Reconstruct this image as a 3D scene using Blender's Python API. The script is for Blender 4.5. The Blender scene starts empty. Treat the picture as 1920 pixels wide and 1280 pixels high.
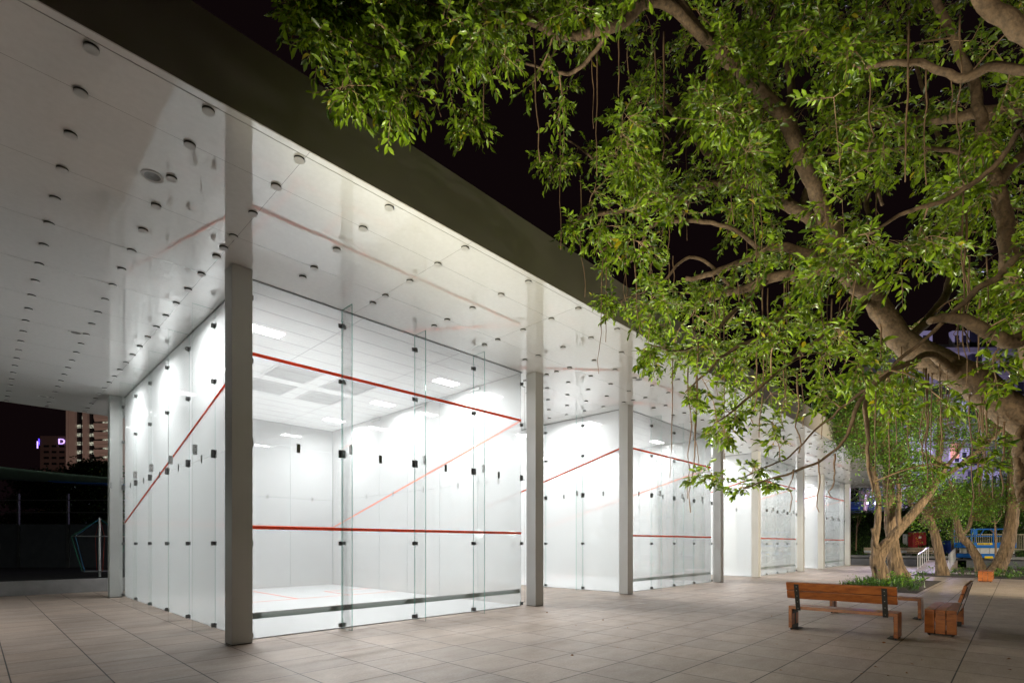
import bpy, math, random
import numpy as np
from mathutils import Vector, noise
random.seed(7)
rng = np.random.default_rng(11)
sc = bpy.context.scene
col = sc.collection

# ------------------------------------------------------------------ camera
F, EYE, HOR, CX = 979.5, 1.541, 1019.0, 960.0
YAW = math.atan(948 / F)
CT, ST = math.cos(YAW), math.sin(YAW)
cam_d = bpy.data.cameras.new('camera')
cam = bpy.data.objects.new('camera', cam_d)
col.objects.link(cam)
cam.location = (0, 0, EYE)
cam.rotation_euler = (math.pi / 2, 0, math.atan2(ST, CT) - math.pi / 2)
cam_d.sensor_width = 36
cam_d.lens = F / 1920 * 36
cam_d.shift_y = (HOR - 640) / 1920
cam_d.clip_start = 0.05
cam_d.clip_end = 1500
sc.camera = cam

# ------------------------------------------------------------------ night sky
w = bpy.data.worlds.new('World')
sc.world = w
w.use_nodes = True
wn = w.node_tree.nodes
wn.clear()
wo = wn.new('ShaderNodeOutputWorld')
bg = wn.new('ShaderNodeBackground')
bg.inputs[0].default_value = (0.0026, 0.0013, 0.0016, 1)
bg.inputs[1].default_value = 1.0
w.node_tree.links.new(bg.outputs[0], wo.inputs[0])

vs = sc.view_settings
vs.view_transform = 'Standard'
vs.look = 'None'
vs.exposure = 0.55
vs.gamma = 1.0
vs.use_curve_mapping = False
sc.render.film_transparent = False
cy = sc.cycles
cy.use_denoising = True
cy.max_bounces = 9
cy.diffuse_bounces = 5
cy.glossy_bounces = 4
cy.transmission_bounces = 6
cy.transparent_max_bounces = 64
cy.sample_clamp_indirect = 6
cy.caustics_reflective = False
cy.caustics_refractive = False

COURT_W = 250.0      # watts of each ceiling light panel
# outdoor fill lights, added to brighten tree, plaza and garden; no fixtures stand there
def lamp(name, kind, energy, loc, color, target=None, size=0.3, angle=None):
    ld = bpy.data.lights.new(name, kind)
    ld.energy = energy
    ld.color = color
    if kind == 'SUN':
        ld.angle = angle or 0.01
    else:
        ld.shadow_soft_size = size
    o = bpy.data.objects.new(name, ld)
    col.objects.link(o)
    o.location = loc
    if target is not None:
        o.rotation_euler = (Vector(target) - Vector(loc)).to_track_quat('-Z', 'Y').to_euler()
    return o
sp = lamp('added_plaza_fill', 'SPOT', 850, (-1.5, -5.5, 2.2), (1.0, 0.88, 0.60), (10.0, -0.4, 4.8), size=1.2)  # added spot behind the camera, brightens the fig; no real lamp
sp.data.spot_size = math.radians(66)
sp.data.spot_blend = 0.75
sp = lamp('added_tree_fill', 'SPOT', 2200, (-0.8, 5.25, 0.9), (1.0, 0.94, 0.70), (8.0, 2.6, 5.9), size=0.5)  # added spot beside the fascia line to lift the foliage
sp.data.spot_size = math.radians(74)
sp.data.spot_blend = 0.8
for (lx, tx, en_) in ((4.6, 6.6, 600), (11.0, 9.2, 1050), (19.0, 16.5, 400)):
    sp = lamp('added_tree_fill', 'SPOT', en_, (lx, 5.0, 0.3), (1.0, 0.95, 0.72), (tx, 0.9, 6.0), size=0.35)  # added spots brightening the leaves from the building side
    sp.data.spot_size = math.radians(78)
    sp.data.spot_blend = 0.5
lamp('added_playground_fill', 'POINT', 300, (-7.0, 25.0, 2.2), (0.85, 1.0, 0.9), size=0.3)  # added fill so sail and fence show; not a playground fixture
lamp('added_road_fill', 'POINT', 2200, (42.5, -9.0, 5.2), (1.0, 0.93, 0.82), size=0.3)  # added fill for the benches, cabinet and lift beyond the wall
sp = lamp('added_garden_fill', 'SPOT', 10500, (17.0, -9.0, 3.6), (1.0, 0.89, 0.66), (31, 3.0, 4.2), size=0.4)  # added out-of-view spot to brighten the garden trees
sp.data.spot_size = math.radians(75)
sp.data.spot_blend = 0.6

# ------------------------------------------------------------------ helpers
def P(px, py, d):
    """photo pixel + distance along the view axis -> point in the place"""
    lat = (px - CX) / F * d
    return Vector((d * CT + lat * ST, d * ST - lat * CT, EYE - (py - HOR) / F * d))

def G(px, py):
    return P(px, py, F * EYE / (py - HOR))

def tag(o, label=None, cat=None, group=None, kind=None):
    if label: o['label'] = label
    if cat: o['category'] = cat
    if group: o['group'] = group
    if kind: o['kind'] = kind
    return o

def empty(name, loc=(0, 0, 0), rz=0.0):
    o = bpy.data.objects.new(name, None)
    col.objects.link(o)
    o.location = loc
    o.rotation_euler = (0, 0, rz)
    o.empty_display_size = 0.2
    return o

def thing(name, label, cat, loc=(0, 0, 0), rz=0.0, group=None):
    return tag(empty(name, loc, rz), label, cat, group)

def copy_tree(o, parent=None):
    c = o.copy()
    col.objects.link(c)
    c.parent = parent
    for ch in list(kids.get(o.name, [])):
        k = copy_tree(ch, c)
        kids.setdefault(c.name, []).append(k)
    return c
kids = {}

class MB:
    def __init__(self, org=(0, 0, 0)):
        self.v, self.f, self.m = [], [], []
        self.o = Vector(org)
    def face(self, pts, m=0):
        n = len(self.v)
        self.v += [tuple(Vector(p) - self.o) for p in pts]
        self.f.append(tuple(range(n, n + len(pts))))
        self.m.append(m)
    def box(self, x0, x1, y0, y1, z0, z1, mats=None):
        """mats: material index for (x faces, y faces, z faces)"""
        mats = mats or (0, 0, 0)
        n = len(self.v)
        o = self.o
        self.v += [(x - o.x, y - o.y, z - o.z) for z in (z0, z1) for y in (y0, y1) for x in (x0, x1)]
        for q, k in (((0, 2, 3, 1), 2), ((4, 5, 7, 6), 2), ((0, 1, 5, 4), 1), ((2, 6, 7, 3), 1), ((0, 4, 6, 2), 0), ((1, 3, 7, 5), 0)):
            self.f.append(tuple(n + i for i in q))
            self.m.append(mats[k])
        return self
    def obox(self, c, ax, ay, az, m=0):
        """oriented box: centre and three half axes"""
        c, ax, ay, az = Vector(c) - self.o, Vector(ax), Vector(ay), Vector(az)
        n = len(self.v)
        self.v += [tuple(c + ax * i + ay * j + az * k) for k in (-1, 1) for j in (-1, 1) for i in (-1, 1)]
        for q in ((0, 2, 3, 1), (4, 5, 7, 6), (0, 1, 5, 4), (2, 6, 7, 3), (0, 4, 6, 2), (1, 3, 7, 5)):
            self.f.append(tuple(n + i for i in q))
            self.m.append(m)
        return self
    def bar(self, a, b, wd, ht, m=0):
        a, b = Vector(a), Vector(b)
        d = (b - a)
        t = d.normalized()
        s = t.cross(Vector((0, 0, 1)))
        if s.length < 1e-4: s = Vector((1, 0, 0))
        s.normalize()
        u = s.cross(t)
        return self.obox((a + b) / 2, d / 2, s * wd / 2, u * ht / 2, m)
    def tube(self, pts, rad, seg=8, m=0, cap=True, rough=0.0, seed=0, furrow=0.0):
        pts = [Vector(p) for p in pts]
        n0 = len(self.v)
        ref = Vector((0.31, 0.17, 0.93))
        for i, p in enumerate(pts):
            t = (pts[min(i + 1, len(pts) - 1)] - pts[max(i - 1, 0)]).normalized()
            if i == 0:
                s = t.cross(ref)
                if s.length < 0.1: s = t.cross(Vector((1, 0, 0)))
            else:
                s = s - t * s.dot(t)
            s.normalize()
            u = t.cross(s)
            r = rad[i] if hasattr(rad, '__len__') else rad
            for k in range(seg):
                a = 2 * math.pi * k / seg
                q = s * math.cos(a) + u * math.sin(a)
                rr = r
                if rough:
                    rr = r * (1 + rough * noise.noise(p * 2.2 + q * 0.7 + Vector((seed, 0, 0))) + rough * 0.6 * noise.noise(p * 7 + q * 2.0))
                if furrow:
                    fz = noise.noise(Vector((math.cos(a) * 7.5, math.sin(a) * 7.5, p.z * 1.5 + seed)))
                    rr *= 1 + furrow * (1 - 2.6 * abs(fz))
                self.v.append(tuple(p + q * rr - self.o))
        for i in range(len(pts) - 1):
            for k in range(seg):
                a, b = n0 + i * seg + k, n0 + i * seg + (k + 1) % seg
                self.f.append((a, b, b + seg, a + seg))
                self.m.append(m)
        if cap:
            self.f.append(tuple(n0 + k for k in reversed(range(seg))))
            self.f.append(tuple(n0 + (len(pts) - 1) * seg + k for k in range(seg)))
            self.m += [m, m]
        return self
    def disc(self, c, r, z0, z1, seg=16, m=0, r2=None):
        c = Vector(c)
        return self.tube([(c.x, c.y, z0), (c.x, c.y, z1)], [r, r2 or r], seg, m)
    def build(self, name, mats, parent=None, smooth=False, bevel=0.0):
        me = bpy.data.meshes.new(name)
        me.from_pydata(self.v, [], self.f)
        if not isinstance(mats, (list, tuple)): mats = [mats]
        for q in mats: me.materials.append(q)
        if len(mats) > 1:
            me.polygons.foreach_set('material_index', self.m)
        if smooth:
            me.polygons.foreach_set('use_smooth', [True] * len(me.polygons))
        me.update()
        o = bpy.data.objects.new(name, me)
        col.objects.link(o)
        if parent:
            o.parent = parent
            kids.setdefault(parent.name, []).append(o)
        elif self.o.length > 0:
            o.location = self.o
        if bevel:
            b = o.modifiers.new('bevel', 'BEVEL')
            b.width = bevel
            b.segments = 2
            b.limit_method = 'ANGLE'
        return o

def catmull(pts, rad, k=6):
    pts = [Vector(p) for p in pts]
    P2 = [pts[0] * 2 - pts[1]] + pts + [pts[-1] * 2 - pts[-2]]
    out, ro = [], []
    for i in range(1, len(P2) - 2):
        p0, p1, p2, p3 = P2[i - 1:i + 3]
        for j in range(k):
            t = j / k
            out.append(0.5 * ((2 * p1) + (p2 - p0) * t + (2 * p0 - 5 * p1 + 4 * p2 - p3) * t * t + (3 * p1 - p0 - 3 * p2 + p3) * t ** 3))
            ro.append(rad[i - 1] * (1 - t) + rad[i] * t)
    out.append(pts[-1])
    ro.append(rad[-1])
    return out, ro

# ------------------------------------------------------------------ materials
class NT:
    def __init__(self, name):
        self.mat = bpy.data.materials.new(name)
        self.mat.use_nodes = True
        self.t = self.mat.node_tree
        self.t.nodes.clear()
        self.out = self.t.nodes.new('ShaderNodeOutputMaterial')
    def n(self, kind, **kw):
        nd = self.t.nodes.new(kind)
        for k, v in kw.items():
            if hasattr(nd, k): setattr(nd, k, v)
        return nd
    def l(self, a, b):
        self.t.links.new(a, b)
    def math(self, op, a, b=None):
        nd = self.n('ShaderNodeMath', operation=op)
        for i, q in enumerate((a, b)):
            if q is None: continue
            if isinstance(q, (int, float)): nd.inputs[i].default_value = q
            else: self.l(q, nd.inputs[i])
        return nd.outputs[0]
    def ramp(self, fac, stops):
        r = self.n('ShaderNodeValToRGB')
        e = r.color_ramp.elements
        while len(e) < len(stops): e.new(0.5)
        for q, (p, c) in zip(e, stops):
            q.position = p
            q.color = (*c, 1) if len(c) == 3 else c
        self.l(fac, r.inputs[0])
        return r.outputs[0]
    def noise(self, scale, detail=4, rough=0.55, vec=None, mapping=None, coord='Object'):
        nd = self.n('ShaderNodeTexNoise')
        nd.inputs['Scale'].default_value = scale
        nd.inputs['Detail'].default_value = detail
        nd.inputs['Roughness'].default_value = rough
        if vec is None:
            vec = self.n('ShaderNodeTexCoord').outputs[coord]
        if mapping:
            mp = self.n('ShaderNodeMapping')
            mp.inputs['Scale'].default_value = mapping
            self.l(vec, mp.inputs[0])
            vec = mp.outputs[0]
        self.l(vec, nd.inputs['Vector'])
        return nd.outputs[0]
    def mixc(self, fac, a, b, mode='MIX'):
        nd = self.n('ShaderNodeMix', data_type='RGBA', blend_type=mode)
        for s, q in ((nd.inputs[0], fac), (nd.inputs[6], a), (nd.inputs[7], b)):
            if isinstance(q, (int, float)): s.default_value = q
            elif isinstance(q, tuple): s.default_value = (*q, 1) if len(q) == 3 else q
            else: self.l(q, s)
        return nd.outputs[2]
    def bump(self, h, strength=0.3, dist=0.01):
        b = self.n('ShaderNodeBump')
        b.inputs['Strength'].default_value = strength
        b.inputs['Distance'].default_value = dist
        self.l(h, b.inputs['Height'])
        return b.outputs[0]
    def pbr(self, color, rough=0.6, metal=0.0, normal=None, **kw):
        p = self.n('ShaderNodeBsdfPrincipled')
        if isinstance(color, tuple): p.inputs['Base Color'].default_value = (*color, 1)
        else: self.l(color, p.inputs['Base Color'])
        if isinstance(rough, (int, float)): p.inputs['Roughness'].default_value = rough
        else: self.l(rough, p.inputs['Roughness'])
        p.inputs['Metallic'].default_value = metal
        if normal is not None: self.l(normal, p.inputs['Normal'])
        for k, v in kw.items():
            p.inputs[k.replace('_', ' ')].default_value = v
        return p.outputs[0]
    def done(self, sh):
        self.l(sh, self.out.inputs[0])
        return self.mat

def simple(name, color, rough=0.5, metal=0.0, var=0.12, scale=3.0, bump=0.0, **kw):
    t = NT(name)
    nz = t.noise(scale, 5)
    c = t.mixc(1.0, color, t.ramp(nz, [(0.25, (1 - var,) * 3), (0.75, (1 + var * 0.4,) * 3)]), 'MULTIPLY')
    nm = t.bump(t.noise(scale * 12, 4), bump, 0.004) if bump else None
    return t.done(t.pbr(c, rough, metal, nm, **kw))

def emit(name, color, s):
    t = NT(name)
    e = t.n('ShaderNodeEmission')
    e.inputs[0].default_value = (*color, 1)
    e.inputs[1].default_value = s
    return t.done(e.outputs[0])

def paving():
    t = NT('paving_slabs')
    geo = t.n('ShaderNodeNewGeometry').outputs['Position']
    sep = t.n('ShaderNodeSeparateXYZ')
    t.l(geo, sep.inputs[0])
    S = 0.8
    def joint(s, off):
        u = t.math('DIVIDE', t.math('SUBTRACT', s, off), S)
        fr = t.math('FRACT', u)
        dd = t.math('ABSOLUTE', t.math('SUBTRACT', fr, 0.5))      # 0.5 at a joint
        return u, t.math('GREATER_THAN', dd, 0.5 - 0.0085)
    ux, jx = joint(sep.outputs[0], 0.30 + 80 * -S)
    uy, jy = joint(sep.outputs[1], 0.53 + 80 * -S)
    jt = t.math('MAXIMUM', jx, jy)
    cell = t.n('ShaderNodeCombineXYZ')
    t.l(t.math('FLOOR', ux), cell.inputs[0])
    t.l(t.math('FLOOR', uy), cell.inputs[1])
    wn_ = t.n('ShaderNodeTexWhiteNoise')
    t.l(cell.outputs[0], wn_.inputs['Vector'])
    sh = t.n('ShaderNodeVectorMath', operation='MULTIPLY_ADD')
    t.l(wn_.outputs['Color'], sh.inputs[0])
    sh.inputs[1].default_value = (17, 17, 17)
    t.l(geo, sh.inputs[2])
    streak = t.noise(1.3, 8, 0.68, vec=sh.outputs[0], mapping=(1.1, 3.2, 1))
    fine = t.noise(48, 6, 0.75, vec=sh.outputs[0], mapping=(0.6, 1.2, 1))
    blot = t.noise(1.1, 4, 0.6, vec=geo)
    c = t.ramp(streak, [(0.2, (0.365, 0.282, 0.225)), (0.5, (0.425, 0.34, 0.278)), (0.8, (0.47, 0.388, 0.325))])
    c = t.mixc(1.0, c, t.ramp(fine, [(0.3, (0.78, 0.78, 0.78)), (0.7, (1.14, 1.14, 1.14))]), 'MULTIPLY')
    c = t.mixc(1.0, c, t.ramp(wn_.outputs['Value'], [(0, (0.90, 0.90, 0.91)), (1, (1.06, 1.045, 1.03))]), 'MULTIPLY')
    c = t.mixc(1.0, c, t.ramp(blot, [(0.3, (0.86, 0.85, 0.84)), (0.65, (1.05, 1.05, 1.05))]), 'MULTIPLY')
    rust = t.noise(4.2, 5, 0.7, vec=geo, mapping=(0.8, 1.5, 1))
    c = t.mixc(t.ramp(rust, [(0.69, (0, 0, 0)), (0.76, (0.55, 0.55, 0.55))]), c, (0.22, 0.12, 0.055))
    dots = t.noise(34, 2, 0.5, vec=geo)
    c = t.mixc(t.ramp(dots, [(0.765, (0, 0, 0)), (0.79, (0.7, 0.7, 0.7))]), c, (0.06, 0.045, 0.03))
    c = t.mixc(jt, c, (0.018, 0.014, 0.011))
    h = t.math('ADD', t.math('MULTIPLY', jt, -3.0), t.math('MULTIPLY', streak, 0.6))
    h = t.math('ADD', h, t.math('MULTIPLY', fine, 0.35))
    rgh = t.ramp(streak, [(0.3, (0.62,) * 3), (0.7, (0.48,) * 3)])
    return t.done(t.pbr(c, rgh, 0, t.bump(h, 0.35, 0.003)))

def soffit_mat():
    t = NT('gloss_white_soffit')
    geo = t.n('ShaderNodeNewGeometry').outputs['Position']
    sep = t.n('ShaderNodeSeparateXYZ')
    t.l(geo, sep.inputs[0])
    def line(s, x0, wd=0.0018):
        return t.math('LESS_THAN', t.math('ABSOLUTE', t.math('SUBTRACT', s, x0)), wd)
    X, Y = sep.outputs[0], sep.outputs[1]
    j = None
    for y0 in (6.33, 7.78, 9.22, 10.68, 12.12, 13.58, 15.03, 16.48, 17.92, 19.38, 20.8):
        q = line(Y, y0)
        j = q if j is None else t.math('MAXIMUM', j, q)
    for k in range(5):
        for x0 in (-8.6, -6.25, -3.59):
            j = t.math('MAXIMUM', j, line(X, x0 + 11.17 * k + 11.15))
    big = t.noise(0.55, 3, 0.5, vec=geo)
    mid = t.noise(3.2, 3, 0.5, vec=geo, mapping=(0.45, 1.0, 1))
    sm = t.noise(14, 4, 0.6, vec=geo)
    h = t.math('ADD', t.math('MULTIPLY', big, 1.2), t.math('MULTIPLY', mid, 0.16))
    b1 = t.bump(h, 0.17, 0.02)
    c = t.ramp(sm, [(0.3, (0.75, 0.75, 0.74)), (0.7, (0.80, 0.80, 0.79))])
    c = t.mixc(j, c, (0.10, 0.10, 0.10))
    rough = t.ramp(t.noise(1.6, 5, 0.65, vec=geo), [(0.35, (0.025,) * 3), (0.75, (0.075,) * 3)])
    return t.done(t.pbr(c, rough, 0, b1, IOR=2.5))

def film_glass(name, film, tint, diff=(0.86, 0.87, 0.87), trans=0.3):
    """laminated glass with a perforated white film: part see-through, part matt white"""
    t = NT(name)
    tr = t.n('ShaderNodeBsdfTransparent')
    tr.inputs[0].default_value = (*tint, 1)
    df = t.n('ShaderNodeBsdfDiffuse')
    df.inputs[0].default_value = (*diff, 1)
    tl = t.n('ShaderNodeBsdfTranslucent')
    tl.inputs[0].default_value = (*diff, 1)
    m1 = t.n('ShaderNodeMixShader')
    m1.inputs[0].default_value = trans
    t.l(df.outputs[0], m1.inputs[1]); t.l(tl.outputs[0], m1.inputs[2])
    m2 = t.n('ShaderNodeMixShader')
    m2.inputs[0].default_value = film
    t.l(tr.outputs[0], m2.inputs[1]); t.l(m1.outputs[0], m2.inputs[2])
    gl = t.n('ShaderNodeBsdfGlossy')
    gl.inputs['Roughness'].default_value = 0.015
    fr = t.n('ShaderNodeLayerWeight')
    fr.inputs[0].default_value = 0.12
    fac = t.math('ADD', t.math('MULTIPLY', fr.outputs['Fresnel'], 0.6), 0.012)
    m3 = t.n('ShaderNodeMixShader')
    t.l(fac, m3.inputs[0])
    t.l(m2.outputs[0], m3.inputs[1]); t.l(gl.outputs[0], m3.inputs[2])
    return t.done(m3.outputs[0])

def bark_mat(name, a, b, sc_=(1, 1, 1), strength=0.8, scale=9, dist=0.02):
    t = NT(name)
    nz = t.noise(scale, 8, 0.68, mapping=sc_)
    n2 = t.noise(2.0, 4, 0.6)
    c = t.ramp(nz, [(0.3, b), (0.62, a)])
    c = t.mixc(1.0, c, t.ramp(n2, [(0.3, (0.75, 0.74, 0.7)), (0.7, (1.12, 1.08, 1.03))]), 'MULTIPLY')
    return t.done(t.pbr(c, 0.8, 0, t.bump(nz, strength, dist)))

def leaf_mat(name, dark, light, yellow=(0.42, 0.36, 0.03), ypos=0.985, trans=0.35, rough=0.31):
    t = NT(name)
    g = t.n('ShaderNodeNewGeometry')
    c = t.ramp(g.outputs['Random Per Island'], [(0.0, dark), (0.7, light), (ypos, tuple(x * 1.35 for x in light)), (min(ypos + 0.003, 1), yellow)])
    nz = t.noise(3.0, 2)
    c = t.mixc(1.0, c, t.ramp(nz, [(0.3, (0.8, 0.85, 0.8)), (0.7, (1.12, 1.1, 1.0))]), 'MULTIPLY')
    p = t.pbr(c, rough, 0)
    tl = t.n('ShaderNodeBsdfTranslucent')
    c2 = t.mixc(1.0, c, (1.5, 1.35, 0.55), 'MULTIPLY')
    t.l(c2, tl.inputs[0])
    m = t.n('ShaderNodeMixShader')
    m.inputs[0].default_value = trans
    t.l(p, m.inputs[1]); t.l(tl.outputs[0], m.inputs[2])
    return t.done(m.outputs[0])

def wood_mat():
    t = NT('varnished_pine')
    tc = t.n('ShaderNodeTexCoord').outputs['Object']
    g = t.n('ShaderNodeNewGeometry').outputs['Random Per Island']
    off = t.n('ShaderNodeVectorMath', operation='MULTIPLY_ADD')
    cmb = t.n('ShaderNodeCombineXYZ')
    for i in range(3): t.l(g, cmb.inputs[i])
    t.l(cmb.outputs[0], off.inputs[0]); off.inputs[1].default_value = (13, 7, 5); t.l(tc, off.inputs[2])
    grain = t.noise(5, 8, 0.62, vec=off.outputs[0], mapping=(3.5, 1.0, 3.5))
    knots = t.noise(3.1, 2, 0.4, vec=off.outputs[0], mapping=(1.6, 1, 1.6))
    c = t.ramp(grain, [(0.28, (0.15, 0.038, 0.008)), (0.5, (0.30, 0.085, 0.016)), (0.72, (0.40, 0.13, 0.028))])
    c = t.mixc(1.0, c, t.ramp(g, [(0, (0.82, 0.82, 0.8)), (1, (1.1, 1.08, 1.05))]), 'MULTIPLY')
    c = t.mixc(t.ramp(knots, [(0.70, (0, 0, 0)), (0.76, (0.8, 0.8, 0.8))]), c, (0.10, 0.025, 0.006))
    return t.done(t.pbr(c, 0.36, 0, t.bump(grain, 0.25, 0.002)))

M = {}
M['paving'] = paving()
M['soffit'] = soffit_mat()
M['fascia'] = simple('fascia_paint', (0.40, 0.365, 0.34), 0.62, 0, 0.06, 0.8, 0.05)
M['roof'] = simple('roof_membrane', (0.12, 0.12, 0.12), 0.8)
M['column'] = simple('column_paint', (0.56, 0.555, 0.54), 0.42, 0, 0.05, 1.5, 0.03)
M['film'] = film_glass('film_glass', 0.19, (0.966, 0.973, 0.971), (0.70, 0.71, 0.705), 0.45)
M['film_dense'] = film_glass('dense_film_glass', 0.44, (0.966, 0.973, 0.971), (0.71, 0.72, 0.715), 0.50)
M['clear'] = film_glass('clear_glass', 0.022, (0.988, 0.995, 0.992), (0.85, 0.92, 0.89), 0.5)
t = NT('glass_edge')
M['edge'] = t.done(t.pbr((0.05, 0.30, 0.23), 0.15, 0, IOR=1.5, Transmission_Weight=0.25))
t = NT('red_court_line')
df_ = t.n('ShaderNodeBsdfDiffuse'); df_.inputs[0].default_value = (.66, .13, .065, 1)
tl_ = t.n('ShaderNodeBsdfTranslucent'); tl_.inputs[0].default_value = (.70, .17, .09, 1)
mx_ = t.n('ShaderNodeMixShader'); mx_.inputs[0].default_value = .5
t.l(df_.outputs[0], mx_.inputs[1]); t.l(tl_.outputs[0], mx_.inputs[2])
M['red'] = t.done(mx_.outputs[0])
M['steel'] = simple('dark_steel', (0.17, 0.17, 0.165), 0.38, 0.5, 0.3, 30)
M['steel_light'] = simple('brushed_steel', (0.42, 0.42, 0.41), 0.32, 0.8, 0.15, 20)
t = NT('court_floor')
M['floor'] = t.done(t.pbr(t.ramp(t.noise(9, 4), [(0.3, (0.26, 0.266, 0.264)), (0.7, (0.285, 0.291, 0.289))]), 0.33))
M['ceiling'] = simple('ceiling_tile', (0.82, 0.82, 0.82), 0.8, 0, 0.03)
M['seam'] = simple('tile_joint', (0.36, 0.36, 0.36), 0.8)
M['louvre'] = simple('louvre_white', (0.64, 0.64, 0.64), 0.6)
M['panel_light'] = emit('light_panel_glow', (1.0, 0.98, 0.94), 14)
M['dot'] = simple('soffit_button', (0.55, 0.55, 0.54), 0.35, 0, 0.05)
M['rim_shade_and_base'] = simple('rim_shade_and_base_black', (0.05, 0.05, 0.05), 0.7)  # near-black painted on button sides as rim shade; also colours column bases
M['black'] = simple('matt_black', (0.012, 0.012, 0.012), 0.6)
M['concrete'] = simple('wall_concrete', (0.22, 0.215, 0.21), 0.8, 0, 0.25, 2.5, 0.3)
M['dark_concrete'] = simple('dark_coping', (0.085, 0.088, 0.10), 0.7, 0, 0.25, 2.5, 0.2)
M['asphalt'] = simple('dark_ground', (0.045, 0.043, 0.040), 0.9, 0, 0.3, 4, 0.4)
M['soil'] = simple('soil', (0.05, 0.032, 0.02), 0.95, 0, 0.5, 12, 0.9)
M['wood'] = wood_mat()
M['old_wood'] = simple('weathered_boards', (0.42, 0.33, 0.24), 0.75, 0, 0.35, 8, 0.3)
M['bark_fig'] = bark_mat('fig_bark', (0.19, 0.125, 0.08), (0.06, 0.04, 0.026), (1, 1, 1), 0.8, 22, 0.02)
M['bark_rough'] = bark_mat('furrowed_bark', (0.36, 0.25, 0.155), (0.035, 0.02, 0.012), (1, 1, 0.12), 1.0, 13, 0.12)
M['twig'] = bark_mat('twig_bark', (0.30, 0.20, 0.12), (0.16, 0.10, 0.06), (1, 1, 1), 0.4, 20, 0.004)
M['root'] = bark_mat('root_bark', (0.20, 0.125, 0.075), (0.10, 0.06, 0.038), (1, 1, 1), 0.4, 20, 0.004)
M['leaf_fig'] = leaf_mat('fig_leaf', (0.020, 0.050, 0.006), (0.215, 0.33, 0.022))
M['leaf_mid'] = leaf_mat('garden_leaf', (0.06, 0.15, 0.02), (0.17, 0.33, 0.05), trans=0.35)
M['leaf_dark'] = leaf_mat('hedge_leaf', (0.02, 0.05, 0.01), (0.05, 0.11, 0.02), ypos=0.99, trans=0.2)
M['grass'] = leaf_mat('grass_blade', (0.025, 0.07, 0.012), (0.08, 0.17, 0.03), ypos=0.992, trans=0.25)
M['dead'] = simple('dead_leaf', (0.30, 0.12, 0.03), 0.7)

# ------------------------------------------------------------------ setting
def struct(mb, name, mat, **kw):
    return tag(mb.build(name, mat, **kw), kind='structure')

g = MB(); g.face([(-400, -400, -0.02), (600, -400, -0.02), (600, 600, -0.02), (-400, 600, -0.02)])
struct(g, 'ground', M['asphalt'])
XE, YB = 45.0, 21.35          # the plaza ends in low walls here
g = MB(); g.face([(-14, -14, 0), (XE, -14, 0), (XE, YB, 0), (-14, YB, 0)])
struct(g, 'plaza_paving', M['paving'])

# ------------------------------------------------------------------ pavilion
SOF, FTOP, YF, YR = 5.79, 6.57, 5.50, 21.75
XL, XR = -0.35, 46.6
PITCH, NC = 11.17, 4
pav = thing('sports_pavilion', 'long white roofed pavilion with glossy soffit and grey steel columns over the glass courts', 'pavilion', (XL, YF, 0))
b = MB(pav.location)
b.box(XL + .02, XR - .02, YF + .02, YR - .02, SOF, SOF + .06)
b.build('soffit', M['soffit'], pav)
b = MB(pav.location)
b.box(XL, XR, YF, YF + .018, SOF - .006, FTOP)
b.box(XL, XR, YR - .018, YR, SOF - .006, FTOP)
b.box(XL, XL + .018, YF + .018, YR - .018, SOF - .006, FTOP)
b.box(XR - .018, XR, YF + .018, YR - .018, SOF - .006, FTOP)
fs = b.build('fascia', M['fascia'], pav)
b = MB(pav.location); b.box(XL + .02, XR - .02, YF + .02, YR - .02, FTOP - .05, FTOP - .01); b.build('roof', M['roof'], pav)
# pale drip trim, 12 cm in from the edge
b = MB(pav.location)
b.box(XL + .03, XR - .03, YF + .115, YF + .121, SOF - .003, SOF + .001)
b.build('drip_groove', M['seam'], pav)
X0, W, Y0, D = 3.08, 6.4, 8.85, 9.75
Y1 = Y0 + D
for k in range(NC):
    for x in (X0 - .35 + k * PITCH, X0 + W + .18 - .0 + k * PITCH):
        for y in (Y0 - .31, Y1 + .03):
            m = MB(pav.location)
            m.box(x, x + .30, y, y + .31, 0.012, SOF - .004)
            c = m.build('column', M['column'], pav, bevel=0.004)
            q = MB(pav.location)
            q.box(x + .008, x + .292, y + .008, y + .302, 0.0, .0118)
            q.build('column_base', M['rim_shade_and_base'], c)
# soffit buttons
pts = []
ys_front = [5.70, 6.33, 7.06, 7.78, 8.18]
ys_all = [5.70, 6.33, 7.06] + [7.78 + .724 * i for i in range(17)] + [20.19, 20.92, 21.55]
for k in range(-1, NC + 1):
    for x in (10.03, 10.91, 11.81, 12.71, 13.61):
        xx = x + (k - 1 + 0) * PITCH + 0
        xx = x + (k - 1) * PITCH + (.07 if k == 0 else 0)
        for y in ys_all:
            pts.append((xx, y))
        if x in (10.03, 13.61):
            pts.append((xx, 8.18))
    for x in (3.66, 4.92, 6.27, 7.61, 8.88):
        xx = x + k * PITCH
        if k < 0 or k >= NC: continue
        for y in ys_front:
            pts.append((xx, y)); pts.append((xx, Y0 + Y1 - y))
def projd(x, y, z):
    d = x * CT + y * ST
    lat = x * ST - y * CT
    return CX + F * lat / max(d, .01), HOR - (z - EYE) / max(d, .01) * F, d
vis = []
for (x, y) in pts:
    if not (XL + .1 < x < XR - .1 and YF + .1 < y < YR - .1): continue
    px, py, d = projd(x, y, SOF)
    vis.append((d if (-60 < px < 1980 and -60 < py and d > 0.5) else d + 500, x, y))
vis.sort()
proto_dot = None
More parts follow.
